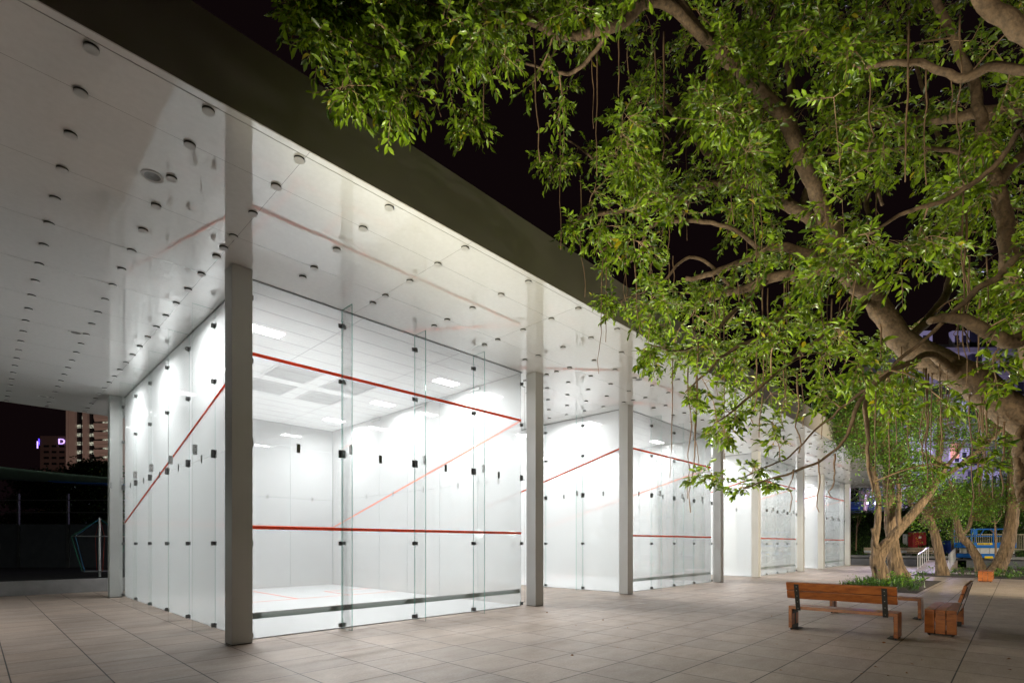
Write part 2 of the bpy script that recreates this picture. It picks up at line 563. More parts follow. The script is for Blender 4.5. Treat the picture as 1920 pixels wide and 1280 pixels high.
for i, (d, x, y) in enumerate(vis):
    if i < 100:
        if proto_dot is None:
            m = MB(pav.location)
            m.disc((XL, YF, 0), 0.055, SOF, SOF - .020, 24, m=1)  # side coloured dark in place of shade on the rim
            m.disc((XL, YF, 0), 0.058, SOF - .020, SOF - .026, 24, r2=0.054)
            proto_dot = m.build('soffit_button', [M['dot'], M['rim_shade_and_base']], pav)
            o = proto_dot
        else:
            o = proto_dot.copy(); col.objects.link(o); o.parent = pav
        o.location = (x - XL, y - YF, 0)
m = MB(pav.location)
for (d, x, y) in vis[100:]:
    m.disc((x, y, 0), 0.055, SOF, SOF - .020, 12, m=1)  # same painted rim shade as the near buttons
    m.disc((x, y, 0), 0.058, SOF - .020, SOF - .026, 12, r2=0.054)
tag(m.build('far_soffit_buttons', [M['dot'], M['rim_shade_and_base']], pav), kind='stuff')
# recessed downlights in the soffit (unlit)
for (x, y) in ((1.45, 7.19), (1.45, 13.63), (1.42, 20.2), (12.0, 7.04), (12.0, 13.6), (23.17, 7.04), (23.17, 13.6), (34.3, 7.04)):
    m = MB(pav.location)
    sg = 28
    for (r0, z0, r1, z1, mi) in ((.115, SOF - .001, .112, SOF - .008, 0), (.112, SOF - .008, .080, SOF - .006, 0), (.080, SOF - .006, .060, SOF - .0035, 1), (.06, SOF - .0035, .001, SOF - .0025, 1)):
        for q in range(sg):
            a0, a1 = 2 * math.pi * q / sg, 2 * math.pi * (q + 1) / sg
            m.face([(x + r0 * math.cos(a0), y + r0 * math.sin(a0), z0), (x + r1 * math.cos(a0), y + r1 * math.sin(a0), z1), (x + r1 * math.cos(a1), y + r1 * math.sin(a1), z1), (x + r0 * math.cos(a1), y + r0 * math.sin(a1), z0)], mi)
    dl = m.build('downlight', [M['dot'], M['steel']], pav)

# ------------------------------------------------------------------ squash courts
ZC, ZS, GT = 5.775, 3.17, 0.006      # glass top, horizontal seam, half thickness
court = thing('squash_court', 'nearest glass squash court at the left end beside the darkest column', 'squash court', (X0, Y0, 0), group='glass squash courts')
O = court.location
def cb(): return MB(O)
# floor, raised 1 cm, with painted lines
b = cb(); b.box(X0 + .01, X0 + W - .01, Y0 + .01, Y1 - .01, 0.004, 0.018); fl = b.build('court_floor', M['floor'], court)
b = cb()
zf0, zf1 = 0.018, 0.0205
SY = Y0 + 5.49
b.box(X0 + .02, X0 + W - .02, SY, SY + .05, zf0, zf1)
b.box(X0 + W / 2 - .025, X0 + W / 2 + .025, SY + .05, Y1 - .02, zf0, zf1)
for sx in (X0 + 1.6, X0 + W - 1.65):
    b.box(sx, sx + .05, SY + .05, SY + 1.65, zf0, zf1)
b.box(X0 + .02, X0 + 1.6, SY + 1.60, SY + 1.65, zf0, zf1)
b.box(X0 + W - 1.6, X0 + W - .02, SY + 1.60, SY + 1.65, zf0, zf1)
b.build('floor_lines', M['red'], court)
b = cb()
xx = X0 + W - 1.25
for i, ww in enumerate((.10, .06, .12, .05, .09, .11, .07)):
    b.box(xx, xx + ww, SY + .72, SY + .92, zf0, zf1)
    xx += ww + .045
b.build('floor_mark', M['seam'], court)
# ceiling with tile seams
b = cb(); b.box(X0 + .01, X0 + W - .01, Y0 + .01, Y1 - .01, SOF - .012, SOF - .001); ce = b.build('court_ceiling', M['ceiling'], court)
b = cb()
y = Y0 + .4
while y < Y1:
    b.box(X0 + .02, X0 + W - .02, y, y + .012, SOF - .0145, SOF - .012); y += .6
for x in (X0 + 2.03, X0 + 4.46):
    b.box(x, x + .012, Y0 + .02, Y1 - .02, SOF - .0155, SOF - .0145)
b.build('ceiling_seams', M['seam'], court)
for (xa, ya) in ((5.0, 12.45), (6.5, 12.45), (5.0, 13.98), (6.5, 13.98)):
    b = cb()
    xb_, yb_ = xa + 1.13, ya + 1.13
    b.box(xa, xb_, ya, ya + .05, SOF - .030, SOF - .016); b.box(xa, xb_, yb_ - .05, yb_, SOF - .030, SOF - .016)
    b.box(xa, xa + .05, ya + .05, yb_ - .05, SOF - .030, SOF - .016); b.box(xb_ - .05, xb_, ya + .05, yb_ - .05, SOF - .030, SOF - .016)
    yy = ya + .07
    while yy < yb_ - .07:
        b.obox(((xa + xb_) / 2, yy, SOF - .024), (.51, 0, 0), (0, .016, .006), (0, .0006, -.0016))
        yy += .048
    b.build('ceiling_louvre', M['louvre'], court)
light_data = bpy.data.lights.new('court_panel_lamp', 'AREA')
light_data.shape = 'RECTANGLE'
light_data.size, light_data.size_y = 0.64, 0.29
light_data.energy = COURT_W
light_data.spread = 2.95
light_data.color = (0.975, 0.985, 1.0)
for xa in (4.06, 8.65):
    for ya in (10.78, 13.82, 16.86):
        b = cb(); b.box(xa - .33, xa + .33, ya - .155, ya + .155, SOF - .024, SOF - .0165)
        lp = b.build('light_panel', M['panel_light'], court)
        lo = bpy.data.objects.new('panel_lamp', light_data)
        col.objects.link(lo); lo.parent = lp; lo.location = Vector((xa, ya, SOF - .03)) - O
        kids.setdefault(lp.name, []).append(lo)
# glass walls in two tiers
def glass(x0, x1, y0, y1, mat='film', name='glass_panel', z0=0.022, z1=ZC, seam=True):
    ax = 0 if abs(x1 - x0) > abs(y1 - y0) else 1      # runs along x or y
    tiers = ((z0, ZS - .003), (ZS + .003, z1)) if seam else ((z0, z1),)
    for (a, c_) in tiers:
        b = cb()
        mats = (1, 0, 1) if ax == 0 else (0, 1, 1)
        b.box(x0, x1, y0, y1, a, c_)
        b.build(name, M[mat], court)
npf, nps = 4, 6
e = 0.003
for i in range(npf):
    xa, xb_ = X0 + W / npf * i + e, X0 + W / npf * (i + 1) - e
    if i == 0: xa += .012
    if i == npf - 1: xb_ -= .012
    glass(xa, xb_, Y0 - GT, Y0 + GT); glass(xa, xb_, Y1 - GT, Y1 + GT, 'film_dense')
for i in range(nps):
    ya, yb_ = Y0 + D / nps * i + e, Y0 + D / nps * (i + 1) - e
    if i == 0: ya += .012
    if i == nps - 1: yb_ -= .012
    glass(X0 - GT, X0 + GT, ya, yb_, 'film_dense'); glass(X0 + W - GT, X0 + W + GT, ya, yb_, 'film_dense')
# top channel over the glass
b = cb()
for yy in (Y0, Y1): b.box(X0 - .02, X0 + W + .02, yy - .02, yy + .02, SOF - .0125, SOF - .0005)
for xx in (X0, X0 + W): b.box(xx - .02, xx + .02, Y0 + .02, Y1 - .02, SOF - .0125, SOF - .0005)
b.build('top_channel', M['steel'], court)
FIN = 0.38
CZ = (5.49, 4.48, 3.17, 1.55, 0.07)
def clamp(mb, c, out, along, big, both=True, one=0):
    """paired plates either side of a glass joint, with the angle that grips the fin"""
    c, out, along = Vector(c), Vector(out), Vector(along)
    h = .072 if big else .037
    z = Vector((0, 0, 1))
    for s in (-1, 1) if both else (one,):
        mb.obox(c + out * .014 + along * s * .039, along * .028, out * .007, z * h, 0)
        mb.obox(c + out * .045 + along * s * .0165, along * .004, out * .03, z * h, 0)
        for zz in ((-.5, .5) if big else (0,)):
            mb.obox(c + out * .0225 + along * s * .050 + z * h * zz, along * .009, out * .0018, z * .009, 1)
def fin(x, y, out, along):
    out, along = Vector(out), Vector(along)
    b = cb()
    p = Vector((x, y, 0)) + out * (GT + .004 + (FIN - .01) / 2)
    hx, hy = abs(out.x) * (FIN - .01) / 2 + abs(along.x) * .006, abs(out.y) * (FIN - .01) / 2 + abs(along.y) * .006
    mats = (1, 0, 1) if abs(out.y) < .5 else (0, 1, 1)
    if abs(out.x) > .5: mats = (1, 0, 1)
    b.box(p.x - hx, p.x + hx, p.y - hy, p.y + hy, 0.004, SOF - .003, mats)
    f = b.build('glass_fin', [M['clear'], M['edge']], court)
    for zc in CZ:
        b = cb(); clamp(b, (x, y, zc), out, along, zc == 3.17)
        k = b.build('clamp', [M['steel'], M['steel_light']], f)
    b = cb()
    q = Vector((x, y, 3.21)) + out * (FIN - .045)
    for s in (-1, 1):
        b.obox(q + along * s * .014, out * .033, along * .004, (0, 0, .085), 0)
        for zz in (-.045, .045): b.obox(q + along * s * .019 + Vector((0, 0, zz)), out * .007, along * .001, (0, 0, .007), 1)
    b.build('fin_plate', [M['steel_light'], M['black']], f)
    b = cb(); b.bar(Vector((x, y, 3.18)) + out * .07, Vector((x, y, 3.2)) + out * (FIN - .08) + along * .0, .0, .0) if False else None
for i in range(1, npf):
    fin(X0 + W / npf * i, Y0, (0, -1, 0), (1, 0, 0)); fin(X0 + W / npf * i, Y1, (0, 1, 0), (1, 0, 0))
for i in range(1, nps):
    yy = Y0 + D / nps * i
    fin(X0, yy, (-1, 0, 0), (0, 1, 0)); fin(X0 + W, yy, (1, 0, 0), (0, 1, 0))
fin(X0 - .004, Y1 - .01, (-1, 0, 0), (0, 1, 0))
# single clamps at the corners
for zc in CZ:
    for (x, y, o_, al, s) in ((X0 + W, Y0, (0, -1, 0), (1, 0, 0), -1), (X0, Y0, (0, -1, 0), (1, 0, 0), 1)):
        b = cb(); clamp(b, (x, y, zc), o_, al, zc == 3.17, False, s)
        b.build('corner_clamp', [M['steel'], M['steel_light']], court)
# tie rod and L brackets at the front right corner
b = cb()
xr = X0 + W + .11
b.tube([(xr, Y0 - .01, .10), (xr, Y0 - .01, 5.45)], .0035, 6)
for zc in (5.45, 3.14, .10): b.bar((X0 + W + .01, Y0 - .01, zc), (xr + .01, Y0 - .01, zc), .02, .012)
b.build('tie_rod', M['steel'], court)
# plates on the horizontal seam, half way along every panel
def plate(x, y, o_, al):
    b = cb(); o_, al = Vector(o_), Vector(al)
    b.obox(Vector((x, y, ZS)) + o_ * .012, al * .030, o_ * .005, (0, 0, .075), 0)
    for zz in (-.04, .04): b.obox(Vector((x, y, ZS + zz)) + o_ * .018, al * .008, o_ * .0015, (0, 0, .008), 1)
    b.build('seam_plate', [M['steel'], M['steel_light']], court)
for i in range(npf):
    plate(X0 + W / npf * (i + .5), Y0, (0, -1, 0), (1, 0, 0)); plate(X0 + W / npf * (i + .5), Y1, (0, -1, 0), (1, 0, 0))
for i in range(nps):
    plate(X0, Y0 + D / nps * (i + .5), (-1, 0, 0), (0, 1, 0)); plate(X0 + W, Y0 + D / nps * (i + .5), (-1, 0, 0), (0, 1, 0))
# red lines, 2 mm proud of both glass faces
tk = GT + .002
b = cb(); b.box(X0 + .015, X0 + W - .015, Y0 - tk, Y0 + tk, 4.57, 4.622); b.build('out_line', M['red'], court)
b = cb(); b.box(X0 + .015, X0 + W - .015, Y0 - tk, Y0 + tk, 1.78, 1.832); b.build('service_line', M['red'], court)
b = cb(); b.box(X0 + .015, X0 + W - .015, Y1 - tk, Y1 + tk, 2.13, 2.18); b.build('back_out_line', M['red'], court)
for xx in (X0, X0 + W):
    b = cb()
    n = len(b.v)
    v = []
    for (y, z) in ((Y0 + .01, 4.57), (Y1 - .01, 2.13), (Y1 - .01, 2.18), (Y0 + .01, 4.62)):
        for s in (-1, 1): v.append(Vector((xx + s * tk, y, z)) - O)
    b.v += [tuple(q) for q in v]
    for q in ((0, 2, 4, 6), (1, 7, 5, 3), (0, 1, 3, 2), (6, 4, 5, 7), (0, 6, 7, 1), (2, 3, 5, 4)):
        b.f.append(q); b.m.append(0)
    b.build('side_line', M['red'], court)
# tin: a tilted green glass strip with clips
t = NT('green_strip'); M['strip'] = t.done(t.pbr((0.19, 0.28, 0.235), 0.25))
b = cb(); b.obox((X0 + W / 2, Y0 + .045, .372), (W / 2 - .02, 0, 0), (0, .022, .045), (0, .004, -.002)); b.build('tin_strip', M['strip'], court)
b = cb()
for i in range(npf + 1):
    for s in (-1, 1):
        x = X0 + W / npf * i + s * .12
        if X0 < x < X0 + W: b.box(x - .09, x + .09, Y0 + .012, Y0 + .055, .418, .432)
b.box(X0 + .02, X0 + W - .02, Y0 + .056, Y0 + .066, .412, .424)
b.build('tin_clip', M['steel_light'], court)
# door closers along the top of the right wall
for yy in (10.6, 13.0, 15.5):
    b = cb()
    b.box(X0 + W - .09, X0 + W - .02, yy - .28, yy + .28, SOF - .12, SOF - .07)
    for s in (-1, 1): b.box(X0 + W - .07, X0 + W - .03, yy + s * .2 - .015, yy + s * .2 + .015, SOF - .07, SOF - .016)
    b.build('ceiling_bracket', M['steel_light'], court)
labels = ['second glass squash court from the left, its top corner behind the hanging fig leaves',
          'third glass squash court from the left, half hidden by the leafy drooping fig twigs',
          'farthest glass squash court at the right end of the row, beside the garden']
for k in range(1, NC):
    c = copy_tree(court)
    c.location = (X0 + PITCH * k, Y0, 0)
    c['label'] = labels[k - 1]

# ------------------------------------------------------------------ low walls
lw = MB((0, YB, 0)); lw.box(-30, 24, YB, YB + .35, 0, .42)
tag(lw.build('low_wall', M['concrete'], bevel=.01), 'long low grey concrete wall behind the paving at the far left', 'wall')
b = MB((XE, 0, 0)); b.box(XE, XE + .3, 5.0, YB + 10, 0, .47)
tag(b.build('low_wall', M['dark_concrete'], bevel=.01), 'low dark grey kerb wall between the last column and the ramp', 'wall')
b = MB((XE, 0, 0)); b.box(XE, XE + .3, -30, 2.4, 0, .47)
tag(b.build('low_wall', M['dark_concrete'], bevel=.01), 'low dark grey kerb wall right of the ramp, in front of the blue lift', 'wall')

# ------------------------------------------------------------------ benches
def bench(x0, y0, lx, ly, back, label, three=True):
    """rectangular timber bench; back: None or the side that carries the backrest"""
    t_ = thing('park_bench', label, 'bench', (x0 + lx / 2, y0 + ly / 2, 0), group='timber benches on the plaza')
    o = t_.location
    long_x = lx > ly
    H, T, N = .43, .055, 3
    def bd(mb, a0, a1, c0, c1, z0, z1):          # a along the length, c across
        if long_x: mb.box(a0, a1, c0, c1, z0, z1)
        else: mb.box(c0, c1, a0, a1, z0, z1)
    A0, A1 = (x0, x0 + lx) if long_x else (y0, y0 + ly)
    C0, C1 = (y0, y0 + ly) if long_x else (x0, x0 + lx)
    wd = (C1 - C0 - .012 * (N - 1)) / N
    s = MB(o)
    for i in range(N):
        c0 = C0 + i * (wd + .012)
        bd(s, A0 + .001, A1 - .001, c0, c0 + wd, H - T, H)
    s.build('seat', M['wood'], t_, bevel=.004)
    for (a0, a1, si) in ((A0, A0 + T, 1), (A1 - T, A1, -1)):
        l = MB(o)
        for i in range(N):
            c0 = C0 + i * (wd + .012)
            bd(l, a0, a1, c0, c0 + wd, .035, H - T - .001)
        lg = l.build('leg', M['wood'], t_, bevel=.004)
        f = MB(o)
        ia = a1 + .001 if si > 0 else a0 - .007
        bd(f, ia, ia + .006, C0 + .03, C1 - .03, .02, .09)
        ib = a1 if si > 0 else a0 - .09
        bd(f, ib, ib + .09, C0 + .03, C1 - .03, .012, .018)
        bd(f, ia, ia + .006, (C0 + C1) / 2 - .03, (C0 + C1) / 2 + .03, .09, H - T - .085)
        bd(f, ia, ia + .006, C0 + .03, C1 - .03, H - T - .085, H - T - .002)
        for cc in (C0 + .06, C1 - .06):
            f.disc(((a0 + a1) / 2, cc, 0) if long_x else (cc, (a0 + a1) / 2, 0), .018, 0, .035, 10)
        f.build('foot_plate', M['black'], lg)
    if back is not None:
        cs = C0 if back < 0 else C1
        lean = .12 * back
        br = MB(o)
        for (z0, z1) in ((.575, .715), (.722, .862)):
            zc = (z0 + z1) / 2
            off = cs - back * .01 + lean * (zc - .43) / .43
            cen = ((A0 + A1) / 2, off, zc) if long_x else (off, (A0 + A1) / 2, zc)
            up = Vector((0, lean / .43, 1)) if long_x else Vector((lean / .43, 0, 1))
            up = up.normalized()
            hl = (A1 - A0) / 2 + .005
            ax = Vector((hl, 0, 0)) if long_x else Vector((0, hl, 0))
            nr = ax.normalized().cross(up)
            br.obox(cen, ax, nr * .021, up * (z1 - z0) / 2)
        br.build('backrest', M['wood'], t_, bevel=.004)
        for a in (A0 + .16, A1 - .16):
            k = MB(o)
            up = (Vector((0, lean / .43, 1)) if long_x else Vector((lean / .43, 0, 1))).normalized()
            ax = Vector((1, 0, 0)) if long_x else Vector((0, 1, 0))
            nr = ax.cross(up)
            sg = 1 if (nr.y if long_x else nr.x) * back > 0 else -1
            zc = .60
            off = cs - back * .01 + lean * (zc - .43) / .43
            cen = Vector((a, off, zc)) if long_x else Vector((off, a, zc))
            k.obox(cen + nr * sg * .0255, ax * .037, nr * .004, up * .245)
            for zz in (-.2, -.08, .03, .13, .2):
                k.obox(cen + nr * sg * .031 + up * zz, ax * .006, nr * .0015, up * .006, 1)
            k.build('bracket', [M['black'], M['steel_light']], t_)
    return t_
bench(10.24, 1.37, .40, 1.60, -1, 'orange pine bench nearest the camera with its two board backrest toward us')
bench(13.33, 1.40, .40, 1.62, None, 'backless orange pine bench standing just behind the nearest bench')
bench(11.28, .72, 1.62, .42, -1, 'orange pine bench seen end on, backrest leaning right, beside the nearest bench')
bench(28.42, .72, 1.62, .44, None, 'small distant orange pine bench by the planting bed, only its end visible')

# ------------------------------------------------------------------ foliage tools
def bulk(name, verts, faces_flat, sizes, mat, parent=None, org=(0, 0, 0), mats=None, mi=None):
    """numpy mesh: verts (n,3), flat loop indices, face sizes"""
    me = bpy.data.meshes.new(name)
    me.vertices.add(len(verts))
    me.vertices.foreach_set('co', (verts - np.array(org)).astype(np.float32).ravel())
    me.loops.add(len(faces_flat))
    me.loops.foreach_set('vertex_index', faces_flat.astype(np.int32))
    me.polygons.add(len(sizes))
    st = np.concatenate(([0], np.cumsum(sizes)[:-1])).astype(np.int32)
    me.polygons.foreach_set('loop_start', st)
    me.polygons.foreach_set('loop_total', sizes.astype(np.int32))
    me.materials.append(mat)
    me.update(calc_edges=True)
    me.polygons.foreach_set('use_smooth', [True] * len(me.polygons))
    o = bpy.data.objects.new(name, me)
    col.objects.link(o)
    if parent:
        o.parent = parent
        kids.setdefault(parent.name, []).append(o)
    return o

LT = np.array([(0, 0, 0), (.30, -.42, .10), (.30, 0, 0), (.30, .42, .10), (.66, -.46, .02), (.66, 0, -.06), (.66, .46, .02), (1, 0, -.20)])
LF = [(0, 2, 1), (0, 3, 2), (1, 2, 5, 4), (2, 3, 6, 5), (4, 5, 7), (5, 6, 7)]
LT2 = np.array([(0, 0, 0), (.5, -.5, .08), (.55, 0, -.02), (.5, .5, .08), (1, 0, -.08)])
LF2 = [(0, 2, 1), (0, 3, 2), (1, 2, 4), (2, 3, 4)]
def unit(a):
    return a / np.maximum(np.linalg.norm(a, axis=1, keepdims=True), 1e-6)
def leaves(name, pos, dirs, L, Wd, mat, parent=None, org=(0, 0, 0), simple_=False, flat=0.7):
    T, FF = (LT2, LF2) if simple_ else (LT, LF)
    n = len(pos)
    d = unit(dirs)
    up = np.tile(np.array([[0, 0, 1.0]]), (n, 1)) * flat + rng.normal(0, .45, (n, 3))
    s = unit(np.cross(up, d)); u = np.cross(d, s)
    curl = rng.uniform(0.3, 2.0, n)[:, None, None]
    V = (pos[:, None, :] + d[:, None, :] * (T[None, :, 0:1] * L[:, None, None])
         + s[:, None, :] * (T[None, :, 1:2] * Wd[:, None, None])
         + u[:, None, :] * (T[None, :, 2:3] * L[:, None, None] * curl))
    k = len(T)
    base = (np.arange(n) * k)[:, None]
    fl = np.array([i for f in FF for i in f])
    flat_idx = (base + fl[None, :]).ravel()
    sizes = np.tile(np.array([len(f) for f in FF]), n)
    return bulk(name, V.reshape(-1, 3), flat_idx, sizes, mat, parent, org)

def seg_tubes(name, A, B, r0, r1, mat, parent, org, sides=3):
    """many thin straight twigs in one mesh"""
    n = len(A)
    d = unit(B - A)
    s = unit(np.cross(d, np.array([[.3, .2, .93]])))
    u = np.cross(d, s)
    an = np.arange(sides) * 2 * np.pi / sides
    ring = s[:, None, :] * np.cos(an)[None, :, None] + u[:, None, :] * np.sin(an)[None, :, None]
    V = np.concatenate((A[:, None, :] + ring * np.asarray(r0).reshape(-1, 1, 1), B[:, None, :] + ring * np.asarray(r1).reshape(-1, 1, 1)), axis=1)
    f = []
    for k in range(sides):
        k2 = (k + 1) % sides
        f += [k, k2, k2 + sides, k + sides]
    flat_idx = ((np.arange(n) * 2 * sides)[:, None] + np.array(f)[None, :]).ravel()
    return bulk(name, V.reshape(-1, 3), flat_idx, np.full(n * sides, 4), mat, parent, org)

def in_poly(x, y, poly):
    c = False
    j = len(poly) - 1
    for i in range(len(poly)):
        xi, yi = poly[i]; xj, yj = poly[j]
        if (yi > y) != (yj > y) and x < (xj - xi) * (y - yi) / (yj - yi) + xi: c = not c
        j = i
    return c

# ------------------------------------------------------------------ the big fig
fig = thing('fig_tree', 'huge spreading fig with thick pale limbs, dense leaves and hanging aerial roots over the plaza', 'tree', (9.9, -1.3, 0))
FO = fig.location
trunk_pts = [(9.9, -1.3, -.1), (9.85, -1.25, .5), (9.75, -1.1, 1.3), (9.7, -.95, 2.1)]
tp, tr = catmull(trunk_pts, [.72, .55, .47, .43], 6)
b = MB(FO); b.tube(tp, tr, 20, rough=.25); b.build('trunk', M['bark_fig'], fig, smooth=True)
LIMBS = [
 # (px, py, depth, radius m)
 [(2075, 900, 6.4, .34), (1985, 840, 6.4, .26), (1895, 765, 6.4, .22), (1800, 705, 6.6, .21), (1700, 638, 7.0, .17), (1632, 560, 7.2, .145), (1575, 465, 7.5, .12), (1500, 398, 7.9, .11), (1410, 350, 8.3, .10), (1340, 300, 8.7, .085), (1285, 235, 9.0, .065), (1235, 190, 9.3, .05), (1180, 150, 9.5, .03)],
 [(1575, 465, 7.5, .13), (1520, 330, 7.0, .115), (1470, 225, 6.7, .11), (1400, 140, 6.5, .10), (1325, 75, 6.3, .085), (1270, 0, 6.1, .07), (1210, -70, 6.0, .05)],
 [(1632, 560, 7.2, .12), (1570, 512, 7.3, .10), (1500, 512, 7.5, .10), (1440, 525, 7.7, .09), (1380, 545, 7.9, .075), (1325, 562, 8.1, .055), (1290, 585, 8.3, .03)],
 [(1575, 470, 7.4, .09), (1520, 480, 7.3, .08), (1475, 463, 7.3, .075), (1430, 470, 7.4, .065), (1370, 500, 7.5, .055), (1285, 522, 7.7, .04)],
 [(2075, 860, 6.3, .30), (1985, 745, 5.9, .23), (1932, 640, 5.8, .15), (1903, 540, 5.8, .125), (1885, 450, 5.8, .105), (1868, 350, 5.9, .085), (1840, 220, 6.0, .07), (1795, 90, 6.1, .06), (1740, -40, 6.2, .045)],
 [(1990, 720, 5.6, .12), (1935, 640, 5.3, .10), (1880, 632, 5.1, .085), (1820, 606, 5.0, .07), (1775, 597, 5.0, .055), (1742, 604, 5.0, .04)],
 [(1950, 640, 5.6, .08), (1925, 487, 5.2, .05), (1870, 520, 5.1, .042), (1820, 552, 5.1, .036), (1775, 590, 5.1, .028), (1730, 640, 5.1, .02), (1690, 672, 5.2, .02), (1640, 712, 5.3, .014)],
 [(1800, 705, 6.6, .10), (1745, 668, 6.2, .05), (1700, 680, 5.9, .04), (1655, 705, 5.7, .034), (1625, 735, 5.6, .03), (1603, 775, 5.5, .026), (1588, 815, 5.5, .022), (1555, 852, 5.5, .017), (1500, 880, 5.5, .018), (1440, 897, 5.6, .012), (1395, 915, 5.6, .008)],
 [(1655, 705, 5.7, .025), (1600, 745, 5.8, .02), (1560, 780, 5.9, .016), (1520, 815, 5.9, .013), (1478, 857, 5.9, .011), (1430, 878, 5.9, .011), (1365, 905, 5.9, .007)],
 [(1625, 735, 5.6, .030), (1622, 770, 5.6, .028), (1627, 830, 5.6, .026), (1628, 880, 5.6, .022), (1636, 922, 5.6, .012)],
 [(2080, 260, 4.3, .16), (1990, 130, 4.3, .10), (1905, 48, 4.3, .082), (1850, 0, 4.3, .075), (1800, -60, 4.3, .06)],
 [(1990, 130, 4.4, .045), (1915, 128, 4.6, .05), (1860, 122, 4.7, .048), (1815, 143, 4.8, .05), (1770, 132, 4.9, .043), (1720, 116, 5.0, .038), (1655, 118, 5.1, .03), (1600, 128, 5.2, .02)],
 [(1868, 350, 5.9, .07), (1950, 225, 6.4, .10), (1900, 213, 6.8, .11), (1840, 215, 7.0, .10), (1780, 225, 7.2, .08), (1700, 232, 7.5, .08), (1600, 225, 7.8, .05), (1520, 190, 8.0, .03)],
 [(1985, 745, 5.9, .08), (1975, 560, 5.4, .05), (1925, 262, 5.0, .035), (1868, 312, 5.0, .032), (1800, 368, 5.1, .028), (1700, 400, 5.2, .025), (1625, 438, 5.3, .015)],
 [(1868, 350, 5.9, .05), (1868, 318, 6.1, .04), (1800, 292, 6.3, .035), (1720, 278, 6.4, .03), (1640, 283, 6.5, .022), (1530, 292, 6.6, .014)],
 [(1325, 75, 6.3, .06), (1345, 60, 6.5, .06), (1365, 80, 6.8, .055), (1340, 105, 7.0, .05), (1325, 165, 7.2, .04), (1330, 195, 7.4, .03)],
 [(1480, 240, 6.7, .07), (1475, 110, 7.4, .06), (1430, 50, 7.8, .055), (1395, -10, 8.1, .045), (1370, -70, 8.2, .035)],
 [(1325, 75, 6.3, .07), (1230, 0, 6.0, .075), (1150, 50, 5.9, .07), (1060, 66, 5.8, .055), (990, 40, 5.6, .055), (920, 32, 5.4, .05), (875, 26, 5.3, .04), (815, 60, 5.2, .03), (788, 88, 5.1, .024), (748, 113, 5.0, .018), (700, 88, 5.0, .012), (640, 70, 5.0, .006)],
 [(990, 40, 5.6, .03), (930, 47, 5.4, .025), (885, 38, 5.3, .02), (800, 0, 5.1, .018), (700, -30, 5.0, .014), (600, -15, 4.9, .008)],
 [(1150, 50, 5.9, .04), (1085, 130, 6.2, .03), (1040, 135, 6.4, .022), (960, 112, 6.5, .016), (900, 150, 6.6, .01)],
 [(1285, 235, 9.0, .05), (1225, 320, 8.4, .035), (1130, 305, 8.0, .025), (1090, 275, 7.9, .018), (1045, 250, 7.8, .01)],
 [(1410, 350, 8.3, .07), (1330, 345, 8.2, .055), (1260, 365, 8.0, .05), (1200, 388, 7.9, .045), (1083, 410, 7.8, .035)],
 [(1330, 345, 8.2, .05), (1220, 400, 8.0, .04), (1170, 440, 7.9, .033), (1125, 472, 7.8, .025)],
 [(1430, 470, 7.4, .045), (1350, 420, 7.6, .04), (1230, 420, 7.6, .038), (1200, 470, 7.6, .035), (1170, 495, 7.6, .02)],
 [(1440, 525, 7.7, .05), (1360, 600, 7.3, .04), (1320, 640, 7.1, .03), (1270, 655, 7.0, .02), (1215, 645, 7.0, .01)],
 [(1380, 545, 7.9, .035), (1300, 480, 8.1, .03), (1250, 520, 8.1, .025), (1205, 548, 8.0, .018), (1160, 565, 8.0, .01)],
 [(1500, 515, 7.5, .05), (1470, 575, 7.1, .045), (1440, 620, 6.8, .04), (1370, 660, 6.6, .03), (1320, 700, 6.5, .02), (1285, 735, 6.5, .01)],
 [(1632, 560, 7.2, .05), (1560, 610, 6.6, .04), (1480, 680, 6.2, .03), (1400, 745, 6.0, .02), (1345, 790, 5.9, .01)],
 [(1500, 398, 7.9, .07), (1530, 300, 8.4, .06), (1560, 180, 8.9, .05), (1600, 60, 9.3, .04), (1620, -60, 9.6, .03)],
 [(1700, 640, 7.0, .08), (1770, 560, 7.6, .07), (1800, 450, 8.1, .06), (1790, 330, 8.5, .05), (1740, 200, 8.9, .04), (1700, 60, 9.1, .03)],
 [(1632, 560, 7.2, .05), (1650, 500, 7.9, .045), (1625, 385, 8.3, .05), (1640, 340, 8.5, .04), (1655, 385, 8.6, .03)],
]
limb_pts = []
for li, L in enumerate(LIMBS):
    pts_ = [P(a, c, d) for (a, c, d, r) in L]
    pp, rr = catmull(pts_, [q[3] * (.9 if q[3] > .13 else .78) for q in L], 7)
    for i, p in enumerate(pp):       # gentle crookedness
        if 2 < i < len(pp) - 1 and rr[i] < .2:
            nv = Vector((noise.noise(p * 1.9 + Vector((li, 0, 0))), noise.noise(p * 1.9 + Vector((0, li, 5))), noise.noise(p * 1.9 + Vector((9, 0, li)))))
            pp[i] = p + nv * min(.06, .03 + rr[i] * .35) + Vector((noise.noise(p * 6.5), noise.noise(p * 6.5 + Vector((3, 1, 0))), noise.noise(p * 6.5 + Vector((0, 7, 2))))) * .022
    sg = 16 if rr[0] > .2 else (10 if rr[0] > .05 else 7)
    m = MB(FO); m.tube(pp, rr, sg, rough=.16, seed=li)
    m.build('limb', M['bark_fig'], fig, smooth=True)
    for p, r in zip(pp, rr): limb_pts.append((p.x, p.y, p.z, r))
LP = np.array(limb_pts)

